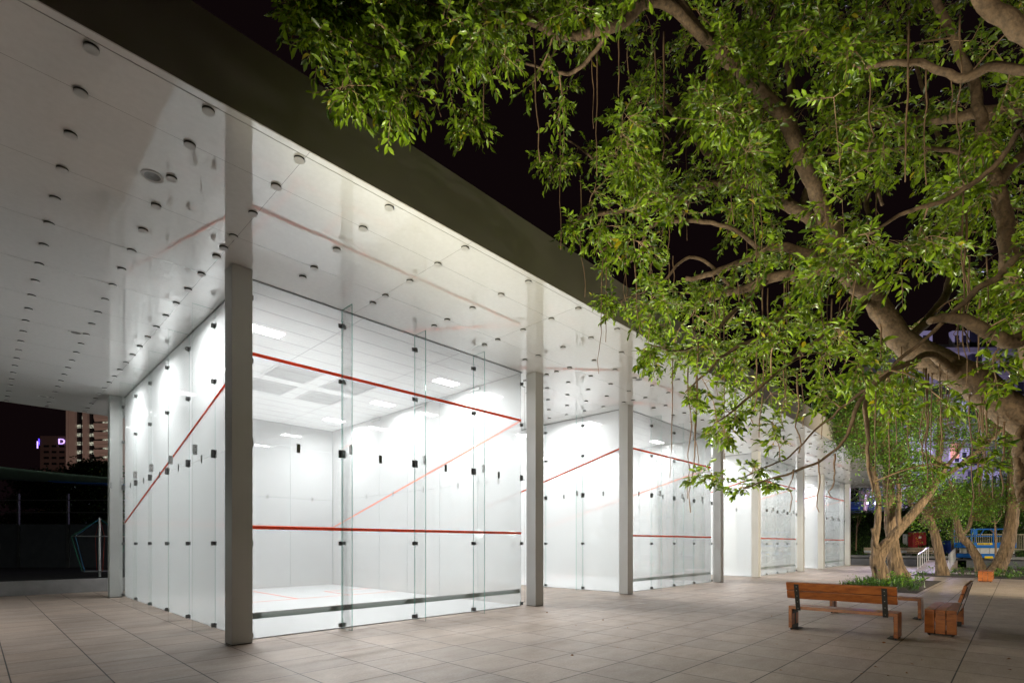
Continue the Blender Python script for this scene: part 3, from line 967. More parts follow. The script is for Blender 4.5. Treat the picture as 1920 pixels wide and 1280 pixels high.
POLY = [(545, -80), (600, 45), (690, 110), (760, 165), (835, 170), (890, 185), (960, 165), (1010, 255), (1070, 330), (1115, 420), (1180, 480), (1195, 560),
        (1235, 610), (1232, 662), (1290, 690), (1350, 745), (1400, 775), (1450, 770), (1520, 730), (1600, 690), (1700, 690), (1790, 720), (1900, 700), (1990, 620), (1990, -80)]
HOLES = [(1255, 250, 42), (1190, 505, 38), (860, 300, 90), (1000, 420, 70), (1370, 560, 22), (1385, 640, 30), (1680, 385, 35), (1560, 660, 40), (1300, 480, 30), (1130, 380, 26), (880, 140, 30),
         (1760, 520, 60), (1850, 470, 45), (1760, 660, 40), (1850, 650, 60), (1890, 90, 50), (1150, 150, 20), (1870, 215, 25), (1470, 520, 25), (1460, 400, 22), (1240, 20, 25)]
sprays = []
tries = 0
def add_spray(px, py, d):
    p = P(px, py, d)
    if p.z < 2.1: return
    if p.y > 5.15 and p.z > 5.2: return
    sprays.append(p)
while len(sprays) < 740 and tries < 30000:
    tries += 1
    px, py = rng.uniform(530, 1990), rng.uniform(-80, 830)
    if not in_poly(px, py, POLY): continue
    if any((px - a) ** 2 + (py - c) ** 2 < r * r for a, c, r in HOLES) and rng.random() < .85: continue
    dens = 0.5 + 0.5 * noise.noise(Vector((px / 120, py / 120, 3.3))) * 1.8
    if rng.random() > max(.12, max(dens, 0) ** 1.6): continue
    k = (px - CX) / F
    lim = 5.1 / max(.12, ST - k * CT)
    near = 4.6 if px < 1500 else 4.0
    far = min(lim, 9.6)
    if px < 950: near, far = 4.3, min(far, 6.2)
    if far < near: far = near + .1
    u = rng.random()
    u = u ** 0.5
    add_spray(px, py, near + (far - near) * u)
for _ in range(40):
    px, py = rng.uniform(1470, 1950), rng.uniform(430, 770)
    if any((px - a) ** 2 + (py - c) ** 2 < r * r for a, c, r in HOLES): continue
    add_spray(px, py, rng.uniform(4.7, 6.1))
n_small = len(sprays)
for (px, py, d, n) in ((1345, 900, 5.9, 2), (1385, 925, 5.6, 2), (1445, 912, 5.6, 1), (1400, 880, 5.9, 1), (1230, 655, 7.0, 4), (1205, 665, 7.0, 3), (1290, 740, 6.5, 3), (1330, 780, 5.9, 2), (1390, 800, 6.0, 2), (1440, 800, 5.9, 2), (1365, 810, 5.9, 1),
                       (1160, 568, 8.0, 4), (1210, 590, 7.8, 4), (1080, 430, 7.8, 3), (1150, 480, 7.8, 3), (880, 225, 6.6, 5), (1050, 300, 7.8, 4), (600, 40, 4.95, 5), (560, 10, 4.9, 4), (660, 150, 5.0, 4), (760, 190, 5.0, 4), (700, 160, 5.0, 3), (1860, 850, 5.2, 3)):
    for _ in range(n):
        add_spray(px + rng.normal(0, 16), py + rng.normal(0, 14), d + rng.normal(0, .12))
tw_pts_A, tw_pts_B, tw_r0, tw_r1 = [], [], [], []
lpos, ldir, llen = [], [], []
crown_mb = MB(FO)
nl = 0
order = sorted(range(len(sprays)), key=lambda i: np.min(np.sum((LP[:, :3] - np.array(sprays[i])) ** 2, axis=1)))
SK = [LP[i] for i in range(len(LP))]
SKA = np.array(SK)
for si in order:
    c = np.array(sprays[si])
    dist = np.linalg.norm(SKA[:, :3] - c, axis=1) + np.where(SKA[:, 2] > c[2] + .5, .4, 0)
    j = int(np.argmin(dist))
    a = SKA[j, :3]
    dd = np.linalg.norm(c - a)
    mid = (a + c) / 2 + rng.normal(0, .07, 3) * dd + np.array([0, 0, .12 * dd])
    r0 = min(SKA[j, 3] * .7, .006 + .011 * dd)
    pp, rr = catmull([a, mid, c], [r0, r0 * .7, .004], 4)
    crown_mb.tube(pp, rr, 5, cap=False)
    new = np.array([(p.x, p.y, p.z, r) for p, r in zip(pp[2:], rr[2:])])
    SKA = np.vstack((SKA, new))
    main = unit((c - a)[None, :])[0]
    sm_ = .62 if (si >= n_small and c[2] < 4.3) else 1.0
    ns = rng.integers(8, 13)
    for q in range(ns):
        u = rng.uniform(.35, 1.0)
        base = np.array(pp[int(u * (len(pp) - 1))]) if q > 2 else np.array(pp[-1])
        out = main * .6 + rng.normal(0, .7, 3) + np.array([0, 0, -.12])
        out = out / np.linalg.norm(out)
        sl = rng.uniform(.16, .34) * sm_
        tip = base + out * sl + np.array([0, 0, -.25 * sl])
        tw_pts_A.append(base); tw_pts_B.append(tip); tw_r0.append(.0035); tw_r1.append(.002)
        k = rng.integers(7, 12)
        side = np.cross(out, [0, 0, 1.0]); side /= max(np.linalg.norm(side), .1)
        for h in range(k):
            t_ = (h + .6) / k
            p = base + (tip - base) * (.25 + .75 * t_)
            sgn = 1 if h % 2 else -1
            dv = out * (.35 + .65 * t_) + side * sgn * (.95 - .6 * t_) + np.array([0, 0, -.14]) + rng.normal(0, .3, 3)
            lpos.append(p); ldir.append(dv); llen.append(sm_ ** .4 * rng.uniform(.052, .108) * (1.0 if h < k - 1 else 1.15))
lpos, ldir, llen = np.array(lpos), np.array(ldir), np.array(llen)
crown_mb.build('branchlets', M['twig'], fig, smooth=True)
seg_tubes('twigs', np.array(tw_pts_A), np.array(tw_pts_B), np.array(tw_r0), np.array(tw_r1), M['twig'], fig, FO)
leaves('crown', lpos, ldir, llen, llen * rng.uniform(.32, .46, len(llen)), M['leaf_fig'], fig, FO)
print('fig leaves', len(lpos), 'sprays', len(sprays))

# aerial roots
def aerial(px, py0, py1, d, r=.006, wob=.03, parent=fig, org=FO):
    a = P(px, py0, d)
    z1 = P(px, py1, d).z
    n = 9
    sd = rng.uniform(0, 99)
    dx, dy = rng.normal(0, .03, 2)
    pts_ = []
    for i in range(n + 1):
        t_ = i / n
        w_ = wob * t_
        pts_.append((a.x + dx * t_ + w_ * noise.noise(Vector((sd, t_ * 4, 0))), a.y + dy * t_ + w_ * noise.noise(Vector((0, sd, t_ * 4))), a.z + (z1 - a.z) * t_))
    m = MB(org); m.tube(pts_, [r * (1 - .45 * i / n) for i in range(n + 1)], 5, rough=.25, seed=sd)
    m.build('aerial_root', M['root'], parent, smooth=True)
for (px, y0, y1, d) in ((1262, 655, 895, 7.0), (1290, 690, 935, 6.6), (1307, 700, 880, 6.5), (1309, 640, 960, 6.6), (1357, 560, 880, 7.5), (1088, 330, 560, 7.8), (1050, 200, 470, 7.6), (1000, 60, 300, 5.6),
                        (1130, 470, 700, 7.8), (1137, 455, 640, 7.8), (1175, 440, 560, 7.9), (1190, 490, 620, 7.6), (1218, 420, 570, 7.9), (1255, 420, 560, 7.8), (1262, 480, 590, 7.8), (1322, 540, 660, 7.9),
                        (1340, 560, 700, 7.9), (1410, 250, 540, 6.7), (1427, 180, 480, 6.6), (1368, 75, 260, 6.4), (1377, 60, 420, 6.4), (1470, 520, 700, 7.5), (1475, 530, 760, 7.4), (1430, 530, 820, 7.6), (1395, 545, 650, 7.8),
                        (1440, 540, 720, 7.2), (1500, 520, 800, 7.4), (1540, 520, 690, 7.3), (1705, 40, 340, 5.0), (1800, 30, 330, 5.0), (1807, 330, 670, 5.2), (1812, 400, 640, 5.3), (1818, 480, 660, 5.4), (1630, 140, 290, 5.2),
                        (1667, 690, 960, 6.2), (1675, 700, 830, 6.2), (1732, 690, 880, 6.6), (1736, 690, 900, 6.6), (1741, 700, 860, 6.6), (1747, 690, 915, 6.7), (1818, 720, 990, 6.5), (1829, 720, 930, 6.5), (1841, 740, 910, 6.4),
                        (1845, 740, 925, 6.4), (1850, 760, 900, 6.3), (1872, 780, 935, 6.3), (1883, 790, 930, 6.2), (1838, 760, 880, 6.3), (1690, 650, 800, 6.9), (1768, 690, 800, 6.7), (1780, 705, 830, 6.7), (1560, 560, 690, 7.2),
                        (1590, 560, 720, 7.2), (1850, 480, 680, 5.9), (1838, 560, 700, 5.9), (905, 60, 220, 5.4), (822, 100, 220, 5.2), (1700, 640, 850, 7.0), (1712, 650, 780, 7.0), (1650, 600, 760, 7.1), (1488, 880, 960, 5.5),
                        (1495, 700, 850, 5.9), (1535, 860, 960, 5.5), (1565, 850, 930, 5.5), (1420, 640, 800, 6.5), (1228, 90, 240, 6.0), (1245, 60, 300, 6.2), (1160, 60, 180, 5.9), (1120, 90, 330, 6.1)):
    aerial(px, y0, y1, d, rng.uniform(.007, .0125), rng.uniform(.03, .12))
cand = [q for q in limb_pts if q[3] > .02]
na = 0
while na < 34:
    q = cand[rng.integers(len(cand))]
    px, py, d = projd(*q[:3])
    if not (1080 < px < 1900 and 80 < py < 720): continue
    aerial(px, py, py + rng.uniform(60, 230), d, rng.uniform(.005, .010), rng.uniform(.03, .12))
    na += 1
# knotted root mass hanging by the right edge
m = MB(FO)
for i in range(7):
    a = P(1925 + rng.normal(0, 8), 800, 6.1)
    pts_ = [a] + [P(1922 + 15 * math.sin(i * 1.7 + k_ * 1.3), 820 + k_ * 24, 6.1 + .05 * math.cos(i + k_ * 1.9)) for k_ in range(6)]
    pp, rr = catmull(pts_, [.03, .038, .045, .035, .042, .03, .012], 5)
    m.tube(pp, rr, 9, rough=.4, seed=i)
m.build('root_burl', M['bark_fig'], fig, smooth=True)

# ------------------------------------------------------------------ garden trees
def garden_tree(label, base, limbs, crowns, group=None, nleaf=2600, lsize=.085, mat='leaf_mid', name='garden_tree', bark='bark_rough', spread=.42):
    t_ = thing(name, label, 'tree', base, group=group)
    o = t_.location
    allp = []
    for i, L in enumerate(limbs):
        pts_ = [P(a, c, d) for (a, c, d, wpx) in L]
        pp, rr = catmull(pts_, [q[3] * .86 / 2 / F * q[2] for q in L], 6)
        m = MB(o); m.tube(pp, rr, 44 if i == 0 else 22, rough=.10, seed=i * 3 + base[0], furrow=.13 if bark == 'bark_rough' else 0)
        m.build('trunk' if i == 0 else 'limb', M[bark], t_, smooth=True)
        allp += [(p.x, p.y, p.z) for p in pp]
    A = np.array(allp)
    pos, tA, tB = [], [], []
    for (px, py, rx, ry, d, rd, n) in crowns:
        ncl = max(3, int(n * (2.2 if mat == 'leaf_mid' else 1)) // 14)
        for _ in range(ncl):
            v = rng.normal(0, 1, 3); v /= np.linalg.norm(v); v *= rng.uniform(.25, 1) ** .6
            c = np.array(P(px + v[0] * rx, py + v[1] * ry, d + v[2] * rd))
            if c[2] < .6: continue
            j = int(np.argmin(np.linalg.norm(A - c, axis=1) ))
            tA.append(A[j] if np.linalg.norm(A[j] - c) < 2.5 else c - np.array([0, 0, .5])); tB.append(c)
            s = rng.uniform(.5, 1.3) * spread
            pos.append(c + rng.normal(0, 1, (14, 3)) * np.array([s, s, s * .55]))
    pos = np.vstack(pos)
    n = len(pos)
    dirs = rng.normal(0, 1, (n, 3)) + np.array([0, 0, -.35])
    L = rng.uniform(.7, 1.35, n) * lsize
    leaves('crown', pos, dirs, L, L * .66, M[mat], t_, o, simple_=True, flat=1.0)
    if tA:
        seg_tubes('twigs', np.array(tA), np.array(tB), np.full(len(tA), .018), np.full(len(tA), .006), M['twig'], t_, o)
    return t_
GT_ = 'garden trees behind the benches'
def gb(px, d): p = P(px, HOR + F * EYE / d, d); return (p.x, p.y, 0.0)
garden_tree('crooked low forking tree with furrowed trunk rising just behind the nearest bench', gb(1656, 21.3),
    [[(1656, 1094, 21.3, 34), (1650, 1070, 21.3, 27), (1645, 1050, 21.3, 26), (1652, 1033, 21.3, 25), (1670, 1012, 21.2, 19), (1692, 985, 21.1, 17), (1712, 962, 21, 17), (1732, 938, 20.9, 15), (1750, 915, 20.8, 10), (1775, 870, 20.7, 6)],
     [(1645, 1045, 21.3, 18), (1640, 1020, 21.3, 13), (1645, 985, 21.3, 12), (1647, 940, 21.4, 11), (1641, 900, 21.5, 10), (1633, 860, 21.6, 8), (1628, 800, 21.6, 5)],
     [(1648, 1030, 21.2, 8), (1640, 1012, 21.1, 7), (1636, 990, 21.1, 6)],
     [(1688, 988, 21.1, 12), (1684, 965, 21.1, 9), (1686, 930, 21.1, 9), (1682, 895, 21.1, 8), (1665, 870, 21.2, 6), (1645, 845, 21.3, 4)]],
    [(1640, 830, 60, 45, 21.5, 1.4, 2000), (1700, 865, 45, 40, 21, 1.2, 1500), (1740, 895, 35, 25, 20.8, 1, 700), (1590, 800, 45, 40, 21.8, 1.2, 1600), (1655, 770, 60, 35, 21.6, 1.4, 1400), (1655, 935, 25, 15, 21.2, .5, 160)], GT_)
garden_tree('straight thick furrowed trunk standing directly behind the crooked forking tree', gb(1688, 22.3),
    [[(1688, 1089, 22.3, 40), (1680, 1060, 22.3, 27), (1674, 1020, 22.3, 22), (1669, 970, 22.3, 20), (1666, 900, 22.3, 19), (1664, 850, 22.4, 17), (1655, 780, 22.6, 13), (1640, 700, 22.9, 8)],
     [(1666, 900, 22.3, 10), (1685, 850, 22.2, 8), (1705, 800, 22.1, 6), (1715, 740, 22, 3)]],
    [(1600, 745, 65, 45, 23, 1.5, 2400), (1670, 730, 60, 45, 23, 1.5, 2000), (1715, 790, 50, 45, 22.5, 1.4, 1500), (1560, 760, 28, 26, 23, .8, 600)], GT_)
garden_tree('leaning bare trunk rising from the bed left of the ramp rail', gb(1768, 25.6),
    [[(1768, 1080, 25.6, 24), (1763, 1050, 25.6, 17), (1756, 1015, 25.6, 15), (1748, 985, 25.7, 14), (1738, 965, 25.7, 12), (1722, 952, 25.8, 10), (1705, 945, 25.9, 5)],
     [(1745, 978, 25.7, 9), (1744, 940, 25.8, 9), (1752, 890, 25.9, 11), (1762, 845, 26, 12), (1762, 790, 26.1, 10), (1757, 740, 26.2, 7)],
     [(1757, 890, 25.9, 9), (1775, 890, 25.8, 9), (1808, 865, 25.7, 9), (1850, 832, 25.6, 8), (1885, 800, 25.5, 5)],
     [(1765, 893, 25.8, 8), (1780, 868, 25.8, 7), (1797, 848, 25.9, 4)]],
    [(1735, 975, 22, 18, 25.6, .8, 260), (1775, 950, 38, 24, 25.6, 1.2, 700), (1780, 820, 50, 30, 26, 1.2, 900), (1755, 765, 60, 30, 26.2, 1.5, 1300), (1830, 800, 50, 30, 26, 1.2, 900), (1720, 920, 30, 25, 25.8, 1, 700)], GT_)
garden_tree('slender trunk with a side fork curving up left, in front of the blue lift', gb(1838, 28.5),
    [[(1840, 1073, 28.5, 20), (1834, 1050, 28.5, 16), (1820, 1025, 28.5, 14), (1803, 1005, 28.5, 13), (1796, 985, 28.5, 11), (1790, 965, 28.6, 10), (1778, 945, 28.7, 8), (1768, 930, 28.8, 5)],
     [(1800, 1002, 28.5, 9), (1815, 990, 28.5, 8), (1821, 970, 28.6, 6), (1825, 945, 28.7, 4)]],
    [(1800, 935, 50, 35, 28.8, 1.5, 1700), (1850, 930, 50, 35, 29, 1.5, 1700), (1840, 965, 30, 18, 29, 1, 500), (1790, 1000, 18, 14, 28.8, .6, 200)], GT_)
garden_tree('stout trunk leaning right at the frame edge, right of the blue lift', gb(1864, 28.0),
    [[(1864, 1078, 28, 32), (1876, 1055, 28, 25), (1888, 1025, 28, 22), (1895, 990, 28, 21), (1899, 950, 28, 21), (1900, 900, 28, 20), (1898, 850, 28, 17), (1885, 780, 28, 12)],
     [(1900, 900, 28, 10), (1930, 860, 28, 9), (1960, 800, 28, 5)]],
    [(1900, 850, 45, 40, 28.2, 1.6, 1500), (1930, 920, 40, 40, 28, 1.2, 1300), (1880, 790, 60, 35, 28.3, 1.6, 1400)], GT_)
for (px, py, rx, ry, d, rd, n, lab) in (
    (1790, 950, 75, 55, 40, 2.0, 4200, 'dark bushy tree above the railing left of the blue lift'),
    (1900, 940, 60, 60, 41, 2.0, 4200, 'dark bushy tree behind the blue lift at the frame edge'),
    (1625, 925, 40, 26, 62, 2.0, 1200, 'dim leafy tree at the top of the grass slope'),
    (1700, 950, 45, 40, 60, 2.0, 2200, 'dark tree crown over the red cabinet on the slope')):
    garden_tree(lab, gb(px, d), [[(px, HOR + F * 1.0 / d, d, 9), (px - 3, py + ry * .5, d, 7), (px + 4, py, d, 4)]],
                [(px, py, rx, ry, d, rd, n), (px + rx * .3, py - ry * .3, rx * .6, ry * .6, d, rd, n // 3)], 'dark trees beyond the wall', lsize=.16, mat='leaf_dark', name='background_tree', spread=.6)
garden_tree('thin bare sapling standing on the grass slope right of the pavilion', tuple(P(1606, 1030, 47)),
    [[(1605, 1032, 47, 3.2), (1606, 1000, 47, 2.6), (1607, 985, 47, 2.4), (1609, 965, 47, 1.4)], [(1607, 988, 47, 2), (1613, 975, 47, 1.6), (1616, 962, 47, 1)]],
    [(1609, 968, 12, 10, 47, .4, 120)], None, lsize=.08, name='sapling', bark='twig', spread=.2)
garden_tree('bare grey sapling stem in front of the blue lift platform', gb(1867, 33),
    [[(1867, 1064, 33, 4.2), (1867, 1020, 33, 3.6), (1866, 990, 33, 3.2), (1864, 962, 33, 2)], [(1866, 1000, 33, 2), (1856, 992, 33, 1.4)], [(1866, 982, 33, 2), (1874, 972, 33, 1.4), (1880, 962, 33, 1)], [(1866, 980, 33, 2), (1857, 977, 33, 1.4), (1850, 970, 33, 1)]],
    [(1862, 962, 8, 5, 33, .3, 42)], None, lsize=.07, name='sapling', bark='twig', spread=.15)

# ------------------------------------------------------------------ planting beds
def bed(x0, x1, y0, y1, n, name, hmax=.30):
    b = MB(); b.box(x0, x1, y0, y1, .003, .008)
    struct(b, 'soil', M['soil'])
    c = MB(); 
    pos = np.column_stack((rng.uniform(x0 + .1, x1 - .1, n), rng.uniform(y0 + .1, y1 - .1, n), np.full(n, .01)))
    keep = np.array([noise.noise(Vector((p[0] * .9, p[1] * .9, 1.7))) > -.02 for p in pos])
    pos = pos[keep]
    # tufts
    P4 = np.repeat(pos, 7, axis=0) + np.column_stack((rng.normal(0, .05, len(pos) * 7), rng.normal(0, .05, len(pos) * 7), np.zeros(len(pos) * 7)))
    d = np.column_stack((rng.normal(0, .42, len(P4)), rng.normal(0, .42, len(P4)), np.full(len(P4), 1.0)))
    L = rng.uniform(.12, hmax, len(P4))
    o = leaves('ground_cover', P4, d, L, L * .085, M['grass'], None, (0, 0, 0), simple_=True, flat=.1)
    tag(o, name, 'plants', kind='stuff')
    m2 = max(24, n // 7)
    q = np.column_stack((rng.uniform(x0 + .2, x1 - .2, m2), rng.uniform(y0 + .2, y1 - .2, m2), rng.uniform(.08, .42, m2)))
    q = np.repeat(q, 9, axis=0) + rng.normal(0, .07, (m2 * 9, 3))
    q[:, 2] = np.maximum(q[:, 2], .03)
    L = rng.uniform(.05, .12, len(q))
    o = leaves('leafy_ground_cover', q, rng.normal(0, 1, q.shape) + np.array([0, 0, .3]), L, L * .6, M['leaf_mid'], None, (0, 0, 0), simple_=True, flat=1)
    tag(o, name + ', broad leaved', 'plants', kind='stuff')
bed(20.4, 27.9, 2.25, 4.6, 230, 'grassy green ground cover in the bed behind the nearest bench')
bed(31.4, 35.0, -9.0, 3.75, 300, 'grassy green ground cover in the middle bed by the ramp')
bed(37.2, 44.6, -10.0, 2.6, 380, 'grassy green ground cover in the bed before the low wall')
# ramp and upper ground
b = MB(); b.face([(39.6, 2.85, .004), (45.3, 2.85, .455), (45.3, 4.4, .455), (39.6, 4.4, .004)])
b.face([(39.6, 2.85, -.01), (45.3, 2.85, -.01), (45.3, 2.85, .455), (39.6, 2.85, .004)])
b.face([(39.6, 4.4, .004), (45.3, 4.4, .455), (45.3, 4.4, -.01), (39.6, 4.4, -.01)])
struct(b, 'ramp', M['paving'])
b = MB(); b.face([(45.3, -60, .45), (400, -60, .45), (400, 60, .45), (45.3, 60, .45)])
struct(b, 'upper_road', M['asphalt'])
for (y, x0, x1, lab) in ((4.33, 39.7, 44.9, 'white handrail on the left side of the ramp'), (2.92, 40.1, 44.4, 'white handrail on the right side of the ramp')):
    t_ = thing('handrail', lab, 'handrail', (x0, y, 0), group='handrails of the ramp')
    o = t_.location
    n = 6
    b = MB(o)
    zt = lambda x: .004 + (x - 39.6) / 5.7 * .45
    b.tube([(x0, y, zt(x0) + .88), (x1, y, zt(x1) + .88)], .021, 8)
    b.build('top_rail', M['steel_light'], t_)
    for i in range(n):
        x = x0 + (x1 - x0) * i / (n - 1)
        b = MB(o); b.tube([(x, y, zt(x) - .01), (x, y, zt(x) + .87)], .024, 8)
        b.build('post', M['column'], t_)

# ------------------------------------------------------------------ slope behind
b = MB()
NX, NY = 24, 60
def hill(x, y):
    t_ = min(max((x - 53.5) / 14.5, 0), 1)
    t_ = t_ * t_ * (3 - 2 * t_)
    return .44 + 4.6 * t_ + .25 * noise.noise(Vector((x * .3, y * .3, 0))) * t_
for i in range(NX + 1):
    for j in range(NY + 1):
        x = 52 + 44 * i / NX; y = -40 + 90 * j / NY
        b.v.append((x, y, hill(x, y)))
for i in range(NX):
    for j in range(NY):
        a = i * (NY + 1) + j
        b.f.append((a, a + NY + 1, a + NY + 2, a + 1)); b.m.append(0)
M['turf'] = simple('turf', (0.035, 0.065, 0.018), 0.95, 0, 0.5, 3, 0.5)
struct(b, 'grass_slope', M['turf'], smooth=True)
n = 9000
q = np.column_stack((rng.uniform(53, 68, n), rng.uniform(-2, 26, n), np.zeros(n)))
q[:, 2] = [hill(a, c) for a, c in q[:, :2]]
q = np.repeat(q, 2, axis=0) + np.column_stack((rng.normal(0, .06, 2 * n), rng.normal(0, .06, 2 * n), np.zeros(2 * n)))
L = rng.uniform(.12, .34, len(q))
tag(leaves('slope_grass', q, np.column_stack((rng.normal(0, .5, len(q)), rng.normal(0, .5, len(q)), np.ones(len(q)))), L, L * .2, M['grass'], simple_=True, flat=.1), 'grass covering the slope behind the wall', 'grass', kind='stuff')
b = MB((50, 6, .45)); b.box(50.5, 50.85, -3, 30, .44, .62)
tag(b.build('kerb', M['concrete'], bevel=.02), 'pale concrete kerb at the foot of the grass slope', 'kerb')

# objects standing across the view at a given depth: local x = right, local y = away
def facing(name, label, cat, px, d, z=.45, group=None):
    p = P(px, HOR, d)
    return thing(name, label, cat, (p.x, p.y, z), math.atan2(-CT, ST), group)
def pxm(d): return d / F

# timber topped concrete benches beyond the wall
for (pa, pb, lab) in ((1625, 1664, 'weathered slatted concrete bench left of the red cabinet, behind the forked trunk'), (1692, 1757, 'weathered slatted concrete bench in front of the red cabinet')):
    d = 42.5
    t_ = facing('concrete_bench', lab, 'bench', (pa + pb) / 2, d, group='old benches beyond the wall')
    hw = (pb - pa) / 2 * pxm(d)
    b = MB()
    for s in (-.62, .62): b.box(s * hw - .1, s * hw + .1, -.2, .25, 0, .30)
    b.build('base', M['concrete'], t_)
    b = MB()
    for i in range(4): b.box(-hw, hw, -.38 + i * .17, -.38 + i * .17 + .15, .31, .37)
    b.build('seat', M['old_wood'], t_, bevel=.008)
    b = MB()
    for i in range(3): b.box(-hw + .02, hw - .02, .34, .39, .42 + i * .13, .53 + i * .13)
    b.build('backrest', M['old_wood'], t_, bevel=.008)
    b = MB()
    for s in (-1, 1): b.box(s * (hw - .05) - .03, s * (hw - .05) + .03, -.36, .335, .375, .55)
    b.build('side_arm', M['column'], t_)

# red cabinet with pale box
d = 45.5
u = pxm(d)
M['redpaint'] = simple('faded_red_paint', (0.34, 0.025, 0.03), 0.5, 0, 0.25, 5)
M['white'] = simple('white_paint', (0.62, 0.62, 0.62), 0.5, 0, 0.1, 5)
M['teal'] = simple('teal_paint', (0.10, 0.45, 0.42), 0.5)
M['yellow'] = simple('yellow_paint', (0.75, 0.52, 0.02), 0.5, 0, 0.1, 5)
zc = lambda py, d_: EYE - (py - HOR) / F * d_
p0 = P(1724.5, HOR, d)
gz = hill(p0.x, p0.y)
t_ = facing('utility_cabinet', 'red metal cabinet with a small sticker standing on the slope behind the benches', 'cabinet', 1724.5, d, 0)
b = MB(); b.box(-12.5 * u, 12.5 * u, 0, .6, gz - .1, zc(997.5, d)); b.build('body', M['redpaint'], t_, bevel=.03)
b = MB(); b.box(-11 * u, 11 * u, -.03, .63, zc(997.5, d), zc(996, d)); b.build('lid', M['concrete'], t_)
b = MB(); b.box(-2 * u, 3 * u, -.008, -.001, zc(1008.5, d), zc(1005, d), None); b.build('sticker_top', M['white'], t_)
b = MB(); b.box(-1.7 * u, 1.6 * u, -.008, -.001, zc(1006, d) - .13, zc(1008.7, d)); b.build('sticker', M['teal'], t_)
b = MB()
for i in range(26):
    xx, zz = rng.uniform(-8, 2) * u, rng.uniform(zc(1021, d), zc(1001, d))
    b.box(xx, xx + .03, -.010, -.001, zz, zz + .05)
b.build('peeling_paint', M['yellow'], t_)
t_ = facing('white_cabinet', 'white metal box with a red door edge left of the red cabinet', 'cabinet', 1706, d + .9, 0)
b = MB(); b.box(-6 * u, 7 * u, 0, .5, gz - .1, zc(1000, d)); b.build('body', M['white'], t_, bevel=.02)
b = MB(); b.box(.6 * u, 2.4 * u, -.01, -.001, gz, zc(1007, d)); b.box(2.4 * u, 6 * u, -.01, -.001, zc(1008, d), zc(1007, d)); b.build('door_edge', M['redpaint'], t_)
t_ = facing('waste_container', 'blue lidded waste container half hidden by leaves behind the ramp', 'container', 1782, 43, .45)
M['bluebin'] = simple('blue_plastic', (0.01, 0.035, 0.22), 0.45)
b = MB()
b.v += [(-.5, -.3, .12), (.5, -.3, .12), (.5, .35, .12), (-.5, .35, .12), (-.62, -.42, 1.25), (.62, -.42, 1.25), (.62, .42, 1.25), (-.62, .42, 1.25)]
for f in ((0, 3, 2, 1), (4, 5, 6, 7), (0, 1, 5, 4), (1, 2, 6, 5), (2, 3, 7, 6), (3, 0, 4, 7)): b.f.append(f); b.m.append(0)
b.build('body', M['bluebin'], t_, bevel=.04)
b = MB(); b.obox((0, 0, 1.31), (.66, 0, 0), (0, .46, 0), (0, .0, .05)); b.build('lid', M['bluebin'], t_, bevel=.03)
for s in (-.4, .4):
    b = MB(); b.tube([(s - .03, -.25, .09), (s + .03, -.25, .09)], .09, 12); b.build('wheel', M['black'], t_)

# blue scissor lift
d = 37.0
u = pxm(d)
t_ = facing('scissor_lift', 'blue scissor lift platform parked beyond the low wall, framed by two trunks', 'lift', 1863, d, .45)
M['liftblue'] = simple('lift_blue_paint', (0.012, 0.13, 0.44), 0.4, 0, 0.12, 4)
X = lambda px: (px - 1863) * u
Z = lambda py: zc(py, d) - .45
b = MB(); b.box(X(1826), X(1904), 0, 1.5, .10, Z(1037.5)); b.build('chassis', M['liftblue'], t_, bevel=.03)
for (px_, yy) in ((1898, -.02), (1833, -.02), (1898, 1.36), (1833, 1.36)):
    b = MB(); b.tube([(X(px_), yy - .08, .21), (X(px_), yy + .10, .21)], .21, 20)
    wl = b.build('wheel', M['black'], t_)
    b = MB(); b.tube([(X(px_), yy - .09, .21), (X(px_), yy - .075, .21)], .11, 16); b.build('rim', M['steel_light'], wl)
z0, z1 = Z(1037.3), Z(1026.7)
for i in range(4):
    za = z0 + (z1 - z0) * i / 4
    b = MB(); b.box(X(1828), X(1905), .12, .2, za + .01, za + (z1 - z0) / 4 - .012); b.box(X(1828), X(1905), 1.2, 1.28, za + .01, za + (z1 - z0) / 4 - .012)
    for px_ in (1840, 1858, 1878, 1897): b.tube([(X(px_), .09, za + .05), (X(px_), 1.3, za + .05)], .02, 8, 1)
    b.build('scissor_arm', [M['white'], M['black']], t_)
b = MB(); b.box(X(1822.5), X(1905.8), -.02, 1.52, Z(1026.5), Z(1016.3)); b.build('platform', M['liftblue'], t_, bevel=.02)
b = MB()
zt, zm, zb = Z(991), Z(1004.5), Z(1016.3)
for yy in (.02, 1.46):
    for px_ in (1822.5, 1863.5, 1904): b.box(X(px_) - .03, X(px_) + .03, yy, yy + .05, zb, zt)
    for zz in (zt, zm): b.box(X(1822.5), X(1904), yy + .003, yy + .047, zz - .025, zz + .025)
    b.bar((X(1837.5), yy + .025, zm), (X(1847), yy + .025, zt), .04, .05); b.bar((X(1863.5), yy + .025, zm + .25), (X(1855.5), yy + .025, zt), .04, .05)
for px_ in (1822.5, 1904):
    for zz in (zt, zm): b.box(X(px_) - .022, X(px_) + .022, .05, 1.46, zz - .024, zz + .024)
b.build('guard_rail', M['liftblue'], t_)
b = MB(); b.box(X(1824), X(1832), -.05, .015, Z(1002.5), Z(992.5)); b.build('control_box', M['liftblue'], t_, bevel=.02)
b = MB(); b.box(X(1832), X(1860), -.028, -.021, Z(1021), Z(1017)); sg = b.build('yellow_sign', M['yellow'], t_)
